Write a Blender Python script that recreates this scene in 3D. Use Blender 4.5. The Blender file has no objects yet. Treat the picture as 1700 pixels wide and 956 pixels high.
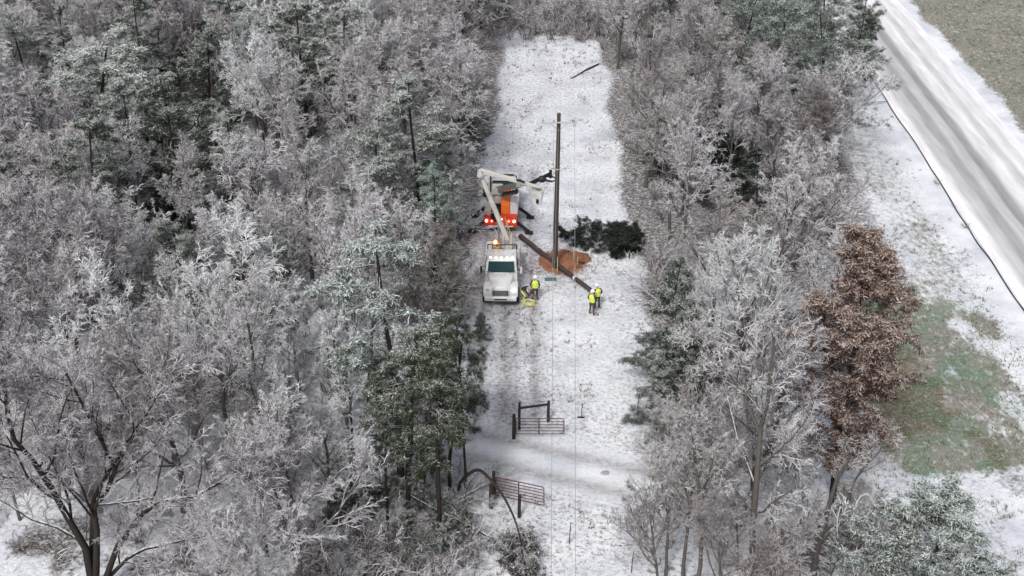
import bpy, bmesh, math, random
import numpy as np
from mathutils import Vector, Matrix
R = math.radians
scn = bpy.context.scene
COL = scn.collection
# ------------------------------------------------------------------ camera
CAM_H, PITCH, F = 39.837, R(30.0), 1991.86
cd = bpy.data.cameras.new('camera'); cam = bpy.data.objects.new('camera', cd); COL.objects.link(cam)
cam.location = (0, 0, CAM_H); cam.rotation_euler = (R(90) - PITCH, 0, 0)
cd.sensor_width = 36; cd.lens = F / 1700 * 36; cd.clip_end = 3000; cd.clip_start = .5
scn.camera = cam
# ------------------------------------------------------------------ light
w = bpy.data.worlds.new('World'); scn.world = w; w.use_nodes = True
wn = w.node_tree.nodes; wl = w.node_tree.links
SUN_EL, SUN_ROT = R(48), R(200)
sky = wn.new('ShaderNodeTexSky'); sky.sky_type = 'NISHITA'; sky.sun_disc = False
sky.sun_elevation = SUN_EL; sky.sun_rotation = SUN_ROT
sky.air_density = 1.0; sky.dust_density = 6.0; sky.ozone_density = 1.0
hs = wn.new('ShaderNodeHueSaturation'); hs.inputs['Saturation'].default_value = .45
wl.new(sky.outputs[0], hs.inputs['Color']); wl.new(hs.outputs[0], wn['Background'].inputs[0])
wn['Background'].inputs[1].default_value = .10
sd = bpy.data.lights.new('sun', 'SUN'); sd.energy = 1.5; sd.angle = R(10); sd.color = (1, .97, .93)
sun = bpy.data.objects.new('sun', sd); COL.objects.link(sun)
sdir = Vector((math.sin(SUN_ROT) * math.cos(SUN_EL), math.cos(SUN_ROT) * math.cos(SUN_EL), math.sin(SUN_EL)))
sun.rotation_euler = (-sdir).to_track_quat('-Z', 'Y').to_euler(); sun.location = (0, 0, 60)
scn.view_settings.view_transform = 'Standard'; scn.view_settings.look = 'None'
scn.view_settings.gamma = 1; scn.view_settings.exposure = .47
scn.view_settings.use_curve_mapping = False
scn.cycles.max_bounces = 6; scn.cycles.diffuse_bounces = 4

# ------------------------------------------------------------------ geometry helpers
cp, sp = math.cos(PITCH), math.sin(PITCH)
def ray(px, py):
    x = (px - 850) / F; u = -(py - 478) / F
    return Vector((x, cp + u * sp, -sp + u * cp))
def G(px, py, h=0.0):            # ground point (height h) seen at photo pixel
    d = ray(px, py); t = (h - CAM_H) / d.z
    return Vector((d.x * t, d.y * t, h))
def AY(px, py, Y):               # point at given world Y seen at photo pixel
    d = ray(px, py); t = Y / d.y
    return Vector((d.x * t, Y, CAM_H + d.z * t))
def proj(p):
    x, y, z = p[0], p[1], p[2] - CAM_H
    dep = y * cp - z * sp; up = y * sp + z * cp
    return 850 + F * x / dep, 478 - F * up / dep
def nrm(a): return a / np.maximum(np.linalg.norm(a, axis=-1, keepdims=True), 1e-9)

def vnoise(x, y, seed=0):
    xi = np.floor(x).astype(np.int64); yi = np.floor(y).astype(np.int64)
    fx = x - xi; fy = y - yi; fx = fx * fx * (3 - 2 * fx); fy = fy * fy * (3 - 2 * fy)
    def h(i, j):
        n = (i * 374761393 + j * 668265263 + seed * 1442695041) & 0x7fffffff
        n = ((n ^ (n >> 13)) * 1274126177) & 0x7fffffff
        return ((n ^ (n >> 16)) & 0xffff) / 65535.0
    return (h(xi, yi) * (1 - fx) + h(xi + 1, yi) * fx) * (1 - fy) + (h(xi, yi + 1) * (1 - fx) + h(xi + 1, yi + 1) * fx) * fy
def fbm(x, y, seed=0, o=4):
    s = 0; a = .5; t = 0
    for i in range(o):
        s = s + a * vnoise(x * 2 ** i, y * 2 ** i, seed + i * 17); t += a; a *= .55
    return s / t
def sst(a, b, x): t = np.clip((x - a) / (b - a), 0, 1); return t * t * (3 - 2 * t)

def raw_mesh(name, V, faces, matidx=None, mats=(), smooth=False):
    """faces: list of (m,k) int arrays"""
    me = bpy.data.meshes.new(name)
    V = np.asarray(V, np.float32)
    me.vertices.add(len(V)); me.vertices.foreach_set('co', V.ravel())
    lt = np.concatenate([np.full(len(f), f.shape[1], np.int32) for f in faces])
    li = np.concatenate([f.ravel() for f in faces]).astype(np.int32)
    me.loops.add(len(li)); me.loops.foreach_set('vertex_index', li)
    me.polygons.add(len(lt)); me.polygons.foreach_set('loop_start', np.concatenate([[0], np.cumsum(lt)[:-1]]).astype(np.int32))
    me.polygons.foreach_set('loop_total', lt)
    if matidx is not None: me.polygons.foreach_set('material_index', np.asarray(matidx, np.int32))
    if smooth: me.polygons.foreach_set('use_smooth', np.ones(len(lt), bool))
    for m in mats: me.materials.append(m)
    me.update(calc_edges=True)
    return me
def link(name, me, parent=None, loc=(0, 0, 0)):
    o = bpy.data.objects.new(name, me); COL.objects.link(o); o.location = loc
    if parent: o.parent = parent
    return o
def tag(o, label=None, cat=None, group=None, kind=None):
    if label: o['label'] = label
    if cat: o['category'] = cat
    if group: o['group'] = group
    if kind: o['kind'] = kind
    return o
def empty(name, loc=(0, 0, 0), rz=0):
    o = bpy.data.objects.new(name, None); COL.objects.link(o); o.location = loc; o.rotation_euler = (0, 0, rz)
    o.empty_display_size = .3
    return o

class MB:
    def __init__(s): s.bm = bmesh.new()
    def box(s, x0, x1, y0, y1, z0, z1, bev=0, rot=None, taper=None):
        vs = []
        for z in (z0, z1):
            for x, y in ((x0, y0), (x1, y0), (x1, y1), (x0, y1)):
                if taper and z == z1:
                    cx, cy = (x0 + x1) / 2, (y0 + y1) / 2; x = cx + (x - cx) * taper[0]; y = cy + (y - cy) * taper[1]
                v = Vector((x, y, z))
                if rot: v = rot @ v
                vs.append(s.bm.verts.new(v))
        fs = [s.bm.faces.new([vs[i] for i in q]) for q in ((3, 2, 1, 0), (4, 5, 6, 7), (0, 1, 5, 4), (1, 2, 6, 5), (2, 3, 7, 6), (3, 0, 4, 7))]
        if bev:
            es = set(e for f in fs for e in f.edges)
            bmesh.ops.bevel(s.bm, geom=list(es), offset=bev, segments=2, affect='EDGES', profile=.6)
        return s
    def prism(s, prof, x0, x1, bev=0, inset=0):   # profile of (y,z), extruded along x; inset narrows x at higher z list
        n = len(prof)
        a = [s.bm.verts.new((x0 + (inset(p) if inset else 0), p[0], p[1])) for p in prof]
        b = [s.bm.verts.new((x1 - (inset(p) if inset else 0), p[0], p[1])) for p in prof]
        fs = [s.bm.faces.new(a[::-1]), s.bm.faces.new(b)]
        for i in range(n): fs.append(s.bm.faces.new((a[i], a[(i + 1) % n], b[(i + 1) % n], b[i])))
        bmesh.ops.recalc_face_normals(s.bm, faces=fs)
        if bev:
            es = set(e for f in fs for e in f.edges)
            bmesh.ops.bevel(s.bm, geom=list(es), offset=bev, segments=2, affect='EDGES', profile=.6)
        return s
    def tube(s, pts, r, n=8, cap=True):
        pts = [Vector(p) for p in pts]
        rs = r if isinstance(r, (list, tuple)) else [r] * len(pts)
        rings = []; u = None
        for i, p in enumerate(pts):
            d = (pts[min(i + 1, len(pts) - 1)] - pts[max(i - 1, 0)]).normalized()
            if u is None:
                u = d.orthogonal().normalized()
            u = (u - d * u.dot(d)).normalized(); v = d.cross(u)
            rings.append([s.bm.verts.new(p + (u * math.cos(2 * math.pi * k / n) + v * math.sin(2 * math.pi * k / n)) * rs[i]) for k in range(n)])
        for a, b in zip(rings, rings[1:]):
            for k in range(n): s.bm.faces.new((a[k], a[(k + 1) % n], b[(k + 1) % n], b[k]))
        if cap:
            s.bm.faces.new(rings[0][::-1]); s.bm.faces.new(rings[-1])
        return s
    def beam(s, p0, p1, w0, w1=None, h0=None, h1=None, bev=0):   # rectangular beam between two points
        p0, p1 = Vector(p0), Vector(p1); w1 = w1 or w0; h0 = h0 or w0; h1 = h1 or w1
        d = (p1 - p0).normalized(); side = d.cross(Vector((0, 0, 1)))
        side = side.normalized() if side.length > .01 else Vector((1, 0, 0)); up = side.cross(d)
        q = []
        for p, ww, hh in ((p0, w0, h0), (p1, w1, h1)):
            q.append([s.bm.verts.new(p + side * a * ww / 2 + up * b * hh / 2) for a, b in ((-1, -1), (1, -1), (1, 1), (-1, 1))])
        fs = [s.bm.faces.new(q[0][::-1]), s.bm.faces.new(q[1])]
        for i in range(4): fs.append(s.bm.faces.new((q[0][i], q[0][(i + 1) % 4], q[1][(i + 1) % 4], q[1][i])))
        if bev:
            es = set(e for f in fs for e in f.edges)
            bmesh.ops.bevel(s.bm, geom=list(es), offset=bev, segments=1, affect='EDGES')
        return s
    def ball(s, c, r, sc=(1, 1, 1), n=10):
        m = Matrix.Translation(c) @ Matrix.Diagonal((r * sc[0], r * sc[1], r * sc[2], 1))
        bmesh.ops.create_uvsphere(s.bm, u_segments=n + 2, v_segments=n, radius=1, matrix=m); return s
    def build(s, name, mat, parent=None, smooth=False, loc=(0, 0, 0)):
        bmesh.ops.recalc_face_normals(s.bm, faces=s.bm.faces[:])
        me = bpy.data.meshes.new(name); s.bm.to_mesh(me); s.bm.free()
        if smooth:
            for p in me.polygons: p.use_smooth = True
        me.materials.append(mat)
        return link(name, me, parent, loc)

# ------------------------------------------------------------------ materials
def newmat(name):
    m = bpy.data.materials.new(name); m.use_nodes = True
    nt = m.node_tree; b = nt.nodes['Principled BSDF']
    return m, nt, b
def pmat(name, col, rough=.6, metal=0, var=.12, scale=6, dirt=None, dirtcol=(.12, .1, .08), spec=.3, bump=0):
    m, nt, b = newmat(name); N = nt.nodes; L = nt.links
    tc = N.new('ShaderNodeTexCoord'); no = N.new('ShaderNodeTexNoise'); no.inputs['Scale'].default_value = scale; no.inputs['Detail'].default_value = 6
    L.new(tc.outputs['Object'], no.inputs['Vector'])
    mx = N.new('ShaderNodeMix'); mx.data_type = 'RGBA'
    mx.inputs[6].default_value = tuple(c * (1 - var) for c in col) + (1,); mx.inputs[7].default_value = tuple(min(1, c * (1 + var)) for c in col) + (1,)
    L.new(no.outputs[0], mx.inputs[0]); out = mx.outputs[2]
    if dirt:
        n2 = N.new('ShaderNodeTexNoise'); n2.inputs['Scale'].default_value = scale * .6; n2.inputs['Detail'].default_value = 9
        L.new(tc.outputs['Object'], n2.inputs['Vector'])
        mr = N.new('ShaderNodeMapRange'); mr.inputs[1].default_value = .62 - dirt * .3; mr.inputs[2].default_value = .72
        L.new(n2.outputs[0], mr.inputs[0])
        m2 = N.new('ShaderNodeMix'); m2.data_type = 'RGBA'; L.new(mr.outputs[0], m2.inputs[0]); L.new(out, m2.inputs[6]); m2.inputs[7].default_value = dirtcol + (1,)
        out = m2.outputs[2]
    L.new(out, b.inputs['Base Color']); b.inputs['Roughness'].default_value = rough; b.inputs['Metallic'].default_value = metal
    b.inputs['Specular IOR Level'].default_value = spec
    if bump:
        bp = N.new('ShaderNodeBump'); bp.inputs['Strength'].default_value = bump; L.new(no.outputs[0], bp.inputs['Height']); L.new(bp.outputs[0], b.inputs['Normal'])
    return m
def emat(name, col, e, st):
    m, nt, b = newmat(name)
    b.inputs['Base Color'].default_value = col + (1,); b.inputs['Emission Color'].default_value = e + (1,); b.inputs['Emission Strength'].default_value = st
    return m
def snowtop(name, base, snow=(.74, .75, .8), lo=.15, hi=.55, var=.35, scale=3, tint=False, rough=.85, patch=.5):
    """dark bark or leaves carrying snow on faces that look up, broken by noise"""
    m, nt, b = newmat(name); N = nt.nodes; L = nt.links
    ge = N.new('ShaderNodeNewGeometry'); sx = N.new('ShaderNodeSeparateXYZ'); L.new(ge.outputs['Normal'], sx.inputs[0])
    tc = N.new('ShaderNodeTexCoord'); no = N.new('ShaderNodeTexNoise'); no.inputs['Scale'].default_value = scale; no.inputs['Detail'].default_value = 5
    L.new(tc.outputs['Object'], no.inputs['Vector'])
    ad = N.new('ShaderNodeMath'); ad.operation = 'MULTIPLY_ADD'; L.new(no.outputs[0], ad.inputs[0]); ad.inputs[1].default_value = patch * 2; ad.inputs[2].default_value = -patch
    a2 = N.new('ShaderNodeMath'); a2.operation = 'ADD'; L.new(sx.outputs[2], a2.inputs[0]); L.new(ad.outputs[0], a2.inputs[1])
    if tint:      # every tree caught its own amount of ice
        oj = N.new('ShaderNodeObjectInfo'); am = N.new('ShaderNodeMath'); am.operation = 'MULTIPLY_ADD'; L.new(oj.outputs['Random'], am.inputs[0]); am.inputs[1].default_value = .6 if 'twig' in name else .15; am.inputs[2].default_value = -.26 if 'twig' in name else -.18
        a3 = N.new('ShaderNodeMath'); a3.operation = 'ADD'; L.new(a2.outputs[0], a3.inputs[0]); L.new(am.outputs[0], a3.inputs[1]); a2 = a3
    mr = N.new('ShaderNodeMapRange'); mr.inputs[1].default_value = lo; mr.inputs[2].default_value = hi; L.new(a2.outputs[0], mr.inputs[0])
    mb = N.new('ShaderNodeMix'); mb.data_type = 'RGBA'
    mb.inputs[6].default_value = tuple(c * (1 - var) for c in base) + (1,); mb.inputs[7].default_value = tuple(c * (1 + var) for c in base) + (1,)
    L.new(no.outputs[0], mb.inputs[0]); bo = mb.outputs[2]
    if tint:
        oi = N.new('ShaderNodeObjectInfo'); mt = N.new('ShaderNodeMix'); mt.data_type = 'RGBA'; mt.blend_type = 'MULTIPLY'; mt.inputs[0].default_value = 1
        L.new(bo, mt.inputs[6]); L.new(oi.outputs['Color'], mt.inputs[7]); bo = mt.outputs[2]
    mx = N.new('ShaderNodeMix'); mx.data_type = 'RGBA'; L.new(mr.outputs[0], mx.inputs[0]); L.new(bo, mx.inputs[6]); mx.inputs[7].default_value = snow + (1,)
    L.new(mx.outputs[2], b.inputs['Base Color']); b.inputs['Roughness'].default_value = rough; b.inputs['Specular IOR Level'].default_value = .2
    return m
M = {}
M['post'] = pmat('dark_post', (.03, .024, .024), rough=.85, var=.35)
M['bark'] = snowtop('bark', (.026, .021, .019), lo=.6, hi=1.0, scale=5)
M['bark_grey'] = snowtop('bark_grey', (.095, .085, .08), lo=.5, hi=1.0, scale=4)
M['limb'] = snowtop('limb_bark', (.10, .09, .088), lo=.3, hi=.7, scale=4)
M['twig'] = snowtop('frosted_twig', (.205, .193, .197), snow=(.78, .79, .83), lo=.15, hi=.95, var=.5, scale=.9, tint=True)
M['twig_ice'] = snowtop('iced_twig', (.40, .41, .42), snow=(.82, .84, .87), lo=.05, hi=.8, var=.25, scale=1.2, tint=True)
M['twig_dark'] = snowtop('bare_twig', (.14, .115, .11), lo=.4, hi=.9, var=.5, scale=1.5)
M['twig_brown'] = snowtop('brown_twig', (.125, .108, .10), snow=(.6, .58, .58), lo=.4, hi=1.1, var=.5, scale=1.2)
M['needle'] = snowtop('pine_needle', (.028, .040, .022), lo=.75, hi=1.1, var=.5, scale=2.5, tint=True)
M['needle_snow'] = snowtop('snowy_needle', (.15, .18, .15), snow=(.72, .76, .77), lo=.05, hi=1.0, var=.4, scale=2, tint=True)
M['needle_frost'] = snowtop('frosted_needle', (.075, .10, .075), snow=(.55, .6, .6), lo=.4, hi=.9, var=.5, scale=2, tint=True)
M['black_needle'] = snowtop('near_black_needle', (.014, .022, .016), lo=.95, hi=1.4, var=.5, scale=2.5)  # near-black needles; on the gap-filling evergreens the colour stands in for shade
M['brown_leaf'] = snowtop('dead_leaf', (.06, .028, .018), lo=.75, hi=1.2, var=.5, scale=2.5)
M['brown_snow'] = snowtop('snow_dusted_leaf', (.12, .065, .042), snow=(.50, .42, .37), lo=.35, hi=.9, var=.4, scale=2)

# ------------------------------------------------------------------ ground
def axis(a, b, s, lo, hi):
    mid = np.arange(a, b + s / 2, s)
    return np.concatenate([np.linspace(lo, a, 8)[:-1], mid, np.linspace(b, hi, 8)[1:]])
def yo(Y): return (np.asarray(Y, float) - 15.035) / 1.2936     # planning coordinate along the clearing
def yn(y): return y * 1.2936 + 15.035
def road_x(Y): return 33.2 + (Y - 45) * .035
CL, CR = -2.6, 8.5       # clearing edges
def cl_(Y): return CL + 2.3 * sst(47, 78, np.asarray(Y, float))
def clear_mask(X, Y):
    wob = (fbm(Y * .15, Y * 0 + 3, 5) - .5) * 2.2
    return sst(cl_(Y) - 1.0 + wob, cl_(Y) + .6 + wob, X) * (1 - sst(CR - .6 - wob, CR + 1.0 - wob, X))
def terrain(X, Y):
    return (fbm(X * .5, Y * .5, 9) - .5) * .16 + (fbm(X * 2.3, Y * 2.3, 4, 3) - .5) * .07
def build_ground():
    xs = axis(-75, 75, .35, -500, 500); ys = axis(28, 172, .42, -200, 900)
    X, Y = np.meshgrid(xs, ys)
    near = sst(0, 1, 1 - sst(60, 100, np.hypot(X, Y - 55)))
    Z = terrain(X, Y); YW = Y; Y = yo(Y)
    xr = road_x(Y); flat = sst(xr - 2.2, xr - .8, X) * (1 - sst(xr + 9, xr + 10.5, X))
    Z = Z * (1 - flat) - .03
    c = clear_mask(X, Y)
    verge = sst(xr - 7.5, xr - 5.0, X); east = sst(xr + 9.2, xr + 11, X + (fbm(X * .3, Y * .3, 21) - .5) * 3)
    lane = np.exp(-((Y - (27.4 - (X - 2) * .28)) / 1.9) ** 4) * sst(-7, -3, X) * (1 - sst(9, 15, X))
    far = sst(79.5, 84.5, Y + (fbm(X * .5, Y * .5, 31) - .5) * 7)
    wood = (1 - c) * (1 - verge); wood = np.maximum(wood, far * (1 - verge))
    n1 = fbm(X * .22, Y * .22, 41)
    farness = sst(30, 60, Y)
    litter = wood * sst(.42 - .22 * farness, .66 - .16 * farness, n1 + (fbm(X * 1.3, Y * 1.3, 61) - .5) * .25) * (1 - lane)
    litter = np.maximum(litter, wood * sst(36, 46, Y + (n1 - .5) * 12) * (.55 + .5 * n1))  # extra litter over the far woods, put in to darken gaps between crowns
    drive = np.exp(-((Y - (24.6 + (X - 20) * .12)) / 1.6) ** 4) * sst(14, 18, X) * (1 - flat)
    g1 = 1.15 * sst(18.3, 21.5, X + (n1 - .5) * 4) * (1 - sst(xr - 6.0, xr - 1.2, X + (fbm(X * .5, Y * .5, 8) - .5) * 8)) * sst(25.0, 27, Y) * (1 - sst(37, 50, Y + (n1 - .5) * 8))
    grass = np.clip(np.maximum(g1, east) * (1 - drive), 0, 1)
    gweak = sst(xr - 7, xr - 5.5, X) * (1 - sst(xr - 3, xr - 1.5, X)) * (.45 + .45 * n1) * sst(33, 42, Y)
    grass = np.maximum(grass, gweak * (1 - drive))
    # tyre ruts in the clearing and on the lane
    tr = np.zeros_like(X)
    for off, cx in ((-1, -.9), (1, -.9), (-1, -1.6), (1, -1.6), (-1, .4), (1, .4)):
        wv = cx + (Y - 40) * (.012 if cx > -1 else -.03) + off * .95 + (fbm(Y * .35, Y * 0, 77) - .5) * .9
        tr = np.maximum(tr, np.exp(-((X - wv) / .27) ** 2) * sst(28, 31, Y) * (1 - sst(55, 58, Y)) * (.45 if cx < -1 else .8))
    for o in (-.85, .85):
        tr = np.maximum(tr, np.exp(-((Y - (27.4 - (X - 2) * .28) - o - (fbm(X * .3, X * 0, 12) - .5) * .5) / .36) ** 2) * sst(-7, -4, X) * (1 - sst(9, 13, X)) * .8)
    speck = np.clip(c + .7 * verge + .6 * wood, 0, 1) * (1 - lane * .93) * (1 - flat) * (1.7 * fbm(X * .2, Y * .2, 55) - .05)
    # trampled muddy patch round the rear truck
    mud = np.exp(-(((X + 1.2) / 2.6) ** 2 + ((Y - 47.3) / 2.2) ** 2)) * .6
    mud = np.maximum(mud, np.exp(-(((X - 2.9) / 2.4) ** 2 + ((Y - 44.3) / 1.6) ** 2)) * .8)
    for mx_, my_ in ((1.3, 40.6), (4.9, 39.4), (.9, 40.0), (3.0, 41.8)): mud = np.maximum(mud, np.exp(-((X - mx_) ** 2 + (Y - my_) ** 2) / 1.3) * .35)
    mq = G(936, 434); clay = np.exp(-((((X - mq.x) / 2.4) ** 2 + ((YW - mq.y) / 3.2) ** 2)))
    Z = Z * (1 - lane * .8) - tr * .05
    nx, ny = len(xs), len(ys)
    i = np.arange(ny - 1)[:, None] * nx + np.arange(nx - 1)[None]
    Fq = np.stack([i, i + 1, i + nx + 1, i + nx], -1).reshape(-1, 4)
    me = raw_mesh('ground', np.stack([X, YW, Z], -1).reshape(-1, 3), [Fq], smooth=True)
    for nm, a in (('litter', litter), ('grass', grass), ('track', tr), ('speck', speck), ('mud', mud), ('lane', np.maximum(lane, drive)), ('field', sst(5, 9, X - xr)), ('clay', clay)):
        at = me.attributes.new(nm, 'FLOAT', 'POINT'); at.data.foreach_set('value', a.astype(np.float32).ravel())
    m, nt, b = newmat('snowy_ground'); N = nt.nodes; L = nt.links
    tc = N.new('ShaderNodeTexCoord')
    def noise(s, d=6, rough=.6, sc=(1, 1, 1), off=0):
        mp = N.new('ShaderNodeMapping'); mp.inputs['Scale'].default_value = sc; mp.inputs['Location'].default_value = (off, off * .7, 0); L.new(tc.outputs['Object'], mp.inputs[0])
        n = N.new('ShaderNodeTexNoise'); n.inputs['Scale'].default_value = s; n.inputs['Detail'].default_value = d; n.inputs['Roughness'].default_value = rough
        L.new(mp.outputs[0], n.inputs['Vector']); return n.outputs[0]
    def rng(v, a, b_, c_=0, d_=1):
        r = N.new('ShaderNodeMapRange'); r.inputs[1].default_value = a; r.inputs[2].default_value = b_; r.inputs[3].default_value = c_; r.inputs[4].default_value = d_
        L.new(v, r.inputs[0]); return r.outputs[0]
    def mth(op, a, b_):
        n = N.new('ShaderNodeMath'); n.operation = op; n.use_clamp = True
        for k, v in ((0, a), (1, b_)):
            if isinstance(v, (int, float)): n.inputs[k].default_value = v
            else: L.new(v, n.inputs[k])
        return n.outputs[0]
    def mix(f, a, b_):
        n = N.new('ShaderNodeMix'); n.data_type = 'RGBA'
        for k, v in ((0, f), (6, a), (7, b_)):
            if isinstance(v, tuple): n.inputs[k].default_value = v + (1,)
            elif isinstance(v, (int, float)): n.inputs[k].default_value = v
            else: L.new(v, n.inputs[k])
        return n.outputs[2]
    def attr(nm): a = N.new('ShaderNodeAttribute'); a.attribute_name = nm; return a.outputs['Fac']
    na, nb, nc = noise(.9), noise(4.2, 8, .65), noise(11, 6, .7, (.7, 1, 1), 5)
    snow = mix(rng(noise(.28, 6, .65), .42, .66), (.74, .775, .83), (.53, .56, .63))
    sf = mth('MULTIPLY', rng(nb, .47, .62), attr('speck'))
    c1 = mix(mth('MULTIPLY', sf, .55), snow, (.34, .31, .31))
    sf2 = mth('MULTIPLY', mth('MULTIPLY', rng(nc, .52, .6), attr('speck')), rng(nb, .42, .6))
    c1 = mix(mth('MULTIPLY', sf2, 1.0), c1, (.07, .06, .058))
    lf = mth('MULTIPLY', rng(mth('ADD', mth('MULTIPLY', attr('litter'), .62), mth('MULTIPLY', nb, 1.0)), .68, 1.0), 1.0)
    lf = mth('MULTIPLY', lf, rng(attr('litter'), .02, .2)); lf = mth('MULTIPLY', lf, rng(nc, .60, .50, .35, 1)); lf = mth('MULTIPLY', lf, rng(noise(3, 7, .75, (1, 1, 1), 3), .62, .5, .3, 1))
    lc = mix(nc, (.035, .028, .022), (.13, .105, .09))
    c1 = mix(lf, c1, lc)
    gf = mth('MULTIPLY', rng(mth('ADD', mth('MULTIPLY', attr('grass'), .55), mth('MULTIPLY', noise(2.6, 8, .75, (1, .6, 1), 9), .95)), .79, 1.04), rng(attr('grass'), .02, .6))
    gc = mix(rng(noise(.35, 4), .44, .62), (.16, .135, .09), (.045, .135, .04)); gc = mix(mth('MULTIPLY', attr('field'), rng(noise(.5, 6, .7, (1, .4, 1), 4), .35, .55, .4, 1)), gc, (.15, .12, .065)); gc = mix(rng(nc, .54, .66), gc, (.36, .38, .34)); gc = mix(rng(noise(5.5, 6, .7, (1, .7, 1), 2), .45, .7), gc, (.07, .07, .05))
    c1 = mix(gf, c1, gc)
    c1 = mix(mth('MULTIPLY', attr('track'), rng(nb, .2, .6, .35, .9)), c1, (.17, .155, .16))
    c1 = mix(mth('MULTIPLY', attr('mud'), rng(nb, .35, .6)), c1, (.22, .15, .13))
    c1 = mix(rng(mth('ADD', mth('MULTIPLY', attr('clay'), .6), mth('MULTIPLY', noise(5, 8, .8, (1, 1, 1), 6), .7)), .70, .84), c1, (.20, .095, .055))
    L.new(c1, b.inputs['Base Color']); b.inputs['Roughness'].default_value = .8; b.inputs['Specular IOR Level'].default_value = .25
    bp = N.new('ShaderNodeBump'); bp.inputs['Strength'].default_value = .7; bp.inputs['Distance'].default_value = .12
    L.new(nb, bp.inputs['Height']); L.new(bp.outputs[0], b.inputs['Normal'])
    me.materials.append(m)
    tag(link('ground', me), 'snow covered ground with leaf litter and dead grass showing through', kind='structure')
build_ground()

def build_road():
    vs = []; K = [0, .5, 1.2, 2, 3.8, 5.6, 7.4, 8.2, 9.0]; zz = [.0, .03, .05, .06, .08, .06, .05, .03, -.01]
    Ys = np.concatenate([np.linspace(-150, 8, 10)[:-1], np.arange(8, 130, 1.0), np.linspace(130, 600, 20)])
    V = np.array([[road_x(y) + k, yn(y), z + .02] for y in Ys for k, z in zip(K, zz)])
    n = len(K); i = np.arange(len(Ys) - 1)[:, None] * n + np.arange(n - 1)[None]
    Fq = np.stack([i, i + 1, i + n + 1, i + n], -1).reshape(-1, 4)
    me = raw_mesh('road', V, [Fq], smooth=True)
    at = me.attributes.new('across', 'FLOAT', 'POINT'); at.data.foreach_set('value', np.tile(np.array(K, np.float32), len(Ys)))
    m, nt, b = newmat('slushy_asphalt'); N = nt.nodes; L = nt.links
    a = N.new('ShaderNodeAttribute'); a.attribute_name = 'across'
    tc = N.new('ShaderNodeTexCoord'); mp = N.new('ShaderNodeMapping'); mp.inputs['Scale'].default_value = (1, .12, 1); L.new(tc.outputs['Object'], mp.inputs[0])
    no = N.new('ShaderNodeTexNoise'); no.inputs['Scale'].default_value = 2.2; no.inputs['Detail'].default_value = 7; L.new(mp.outputs[0], no.inputs['Vector'])
    n2 = N.new('ShaderNodeTexNoise'); n2.inputs['Scale'].default_value = 1.2; n2.inputs['Detail'].default_value = 3; L.new(mp.outputs[0], n2.inputs['Vector'])
    off = N.new('ShaderNodeMath'); off.operation = 'MULTIPLY_ADD'; L.new(n2.outputs[0], off.inputs[0]); off.inputs[1].default_value = .6; off.inputs[2].default_value = -.3
    ac = N.new('ShaderNodeMath'); ac.operation = 'ADD'; L.new(a.outputs['Fac'], ac.inputs[0]); L.new(off.outputs[0], ac.inputs[1])
    dv = N.new('ShaderNodeMath'); dv.operation = 'DIVIDE'; L.new(ac.outputs[0], dv.inputs[0]); dv.inputs[1].default_value = 9
    cr = N.new('ShaderNodeValToRGB'); L.new(dv.outputs[0], cr.inputs[0]); el = cr.color_ramp.elements
    stops = [(0, .80), (.7, .78), (1.15, .5), (1.9, .48), (2.15, .36), (2.75, .34), (3.1, .50), (3.7, .45), (3.95, .28), (4.5, .31), (4.9, .6), (5.9, .74), (6.2, .55), (6.7, .52), (7.0, .72), (7.9, .6), (8.2, .72), (9, .78)]
    while len(el) > 1: el.remove(el[-1])
    el[0].position = 0; el[0].color = (.8, .8, .85, 1)
    for p, v in stops[1:]:
        e = el.new(p / 9); e.color = (v, v * 1.005, v * 1.05, 1)
    mr = N.new('ShaderNodeMapRange'); mr.inputs[1].default_value = .3; mr.inputs[2].default_value = .7; mr.inputs[3].default_value = .86; mr.inputs[4].default_value = 1.12; L.new(no.outputs[0], mr.inputs[0])
    mm = N.new('ShaderNodeMix'); mm.data_type = 'RGBA'; mm.blend_type = 'MULTIPLY'; mm.inputs[0].default_value = 1; L.new(cr.outputs[0], mm.inputs[6]); L.new(mr.outputs[0], mm.inputs[7])
    L.new(mm.outputs[2], b.inputs['Base Color']); b.inputs['Roughness'].default_value = .6
    me.materials.append(m)
    tag(link('road', me), 'two lane road under slush with darker wheel tracks', kind='structure')
build_road()

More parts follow.
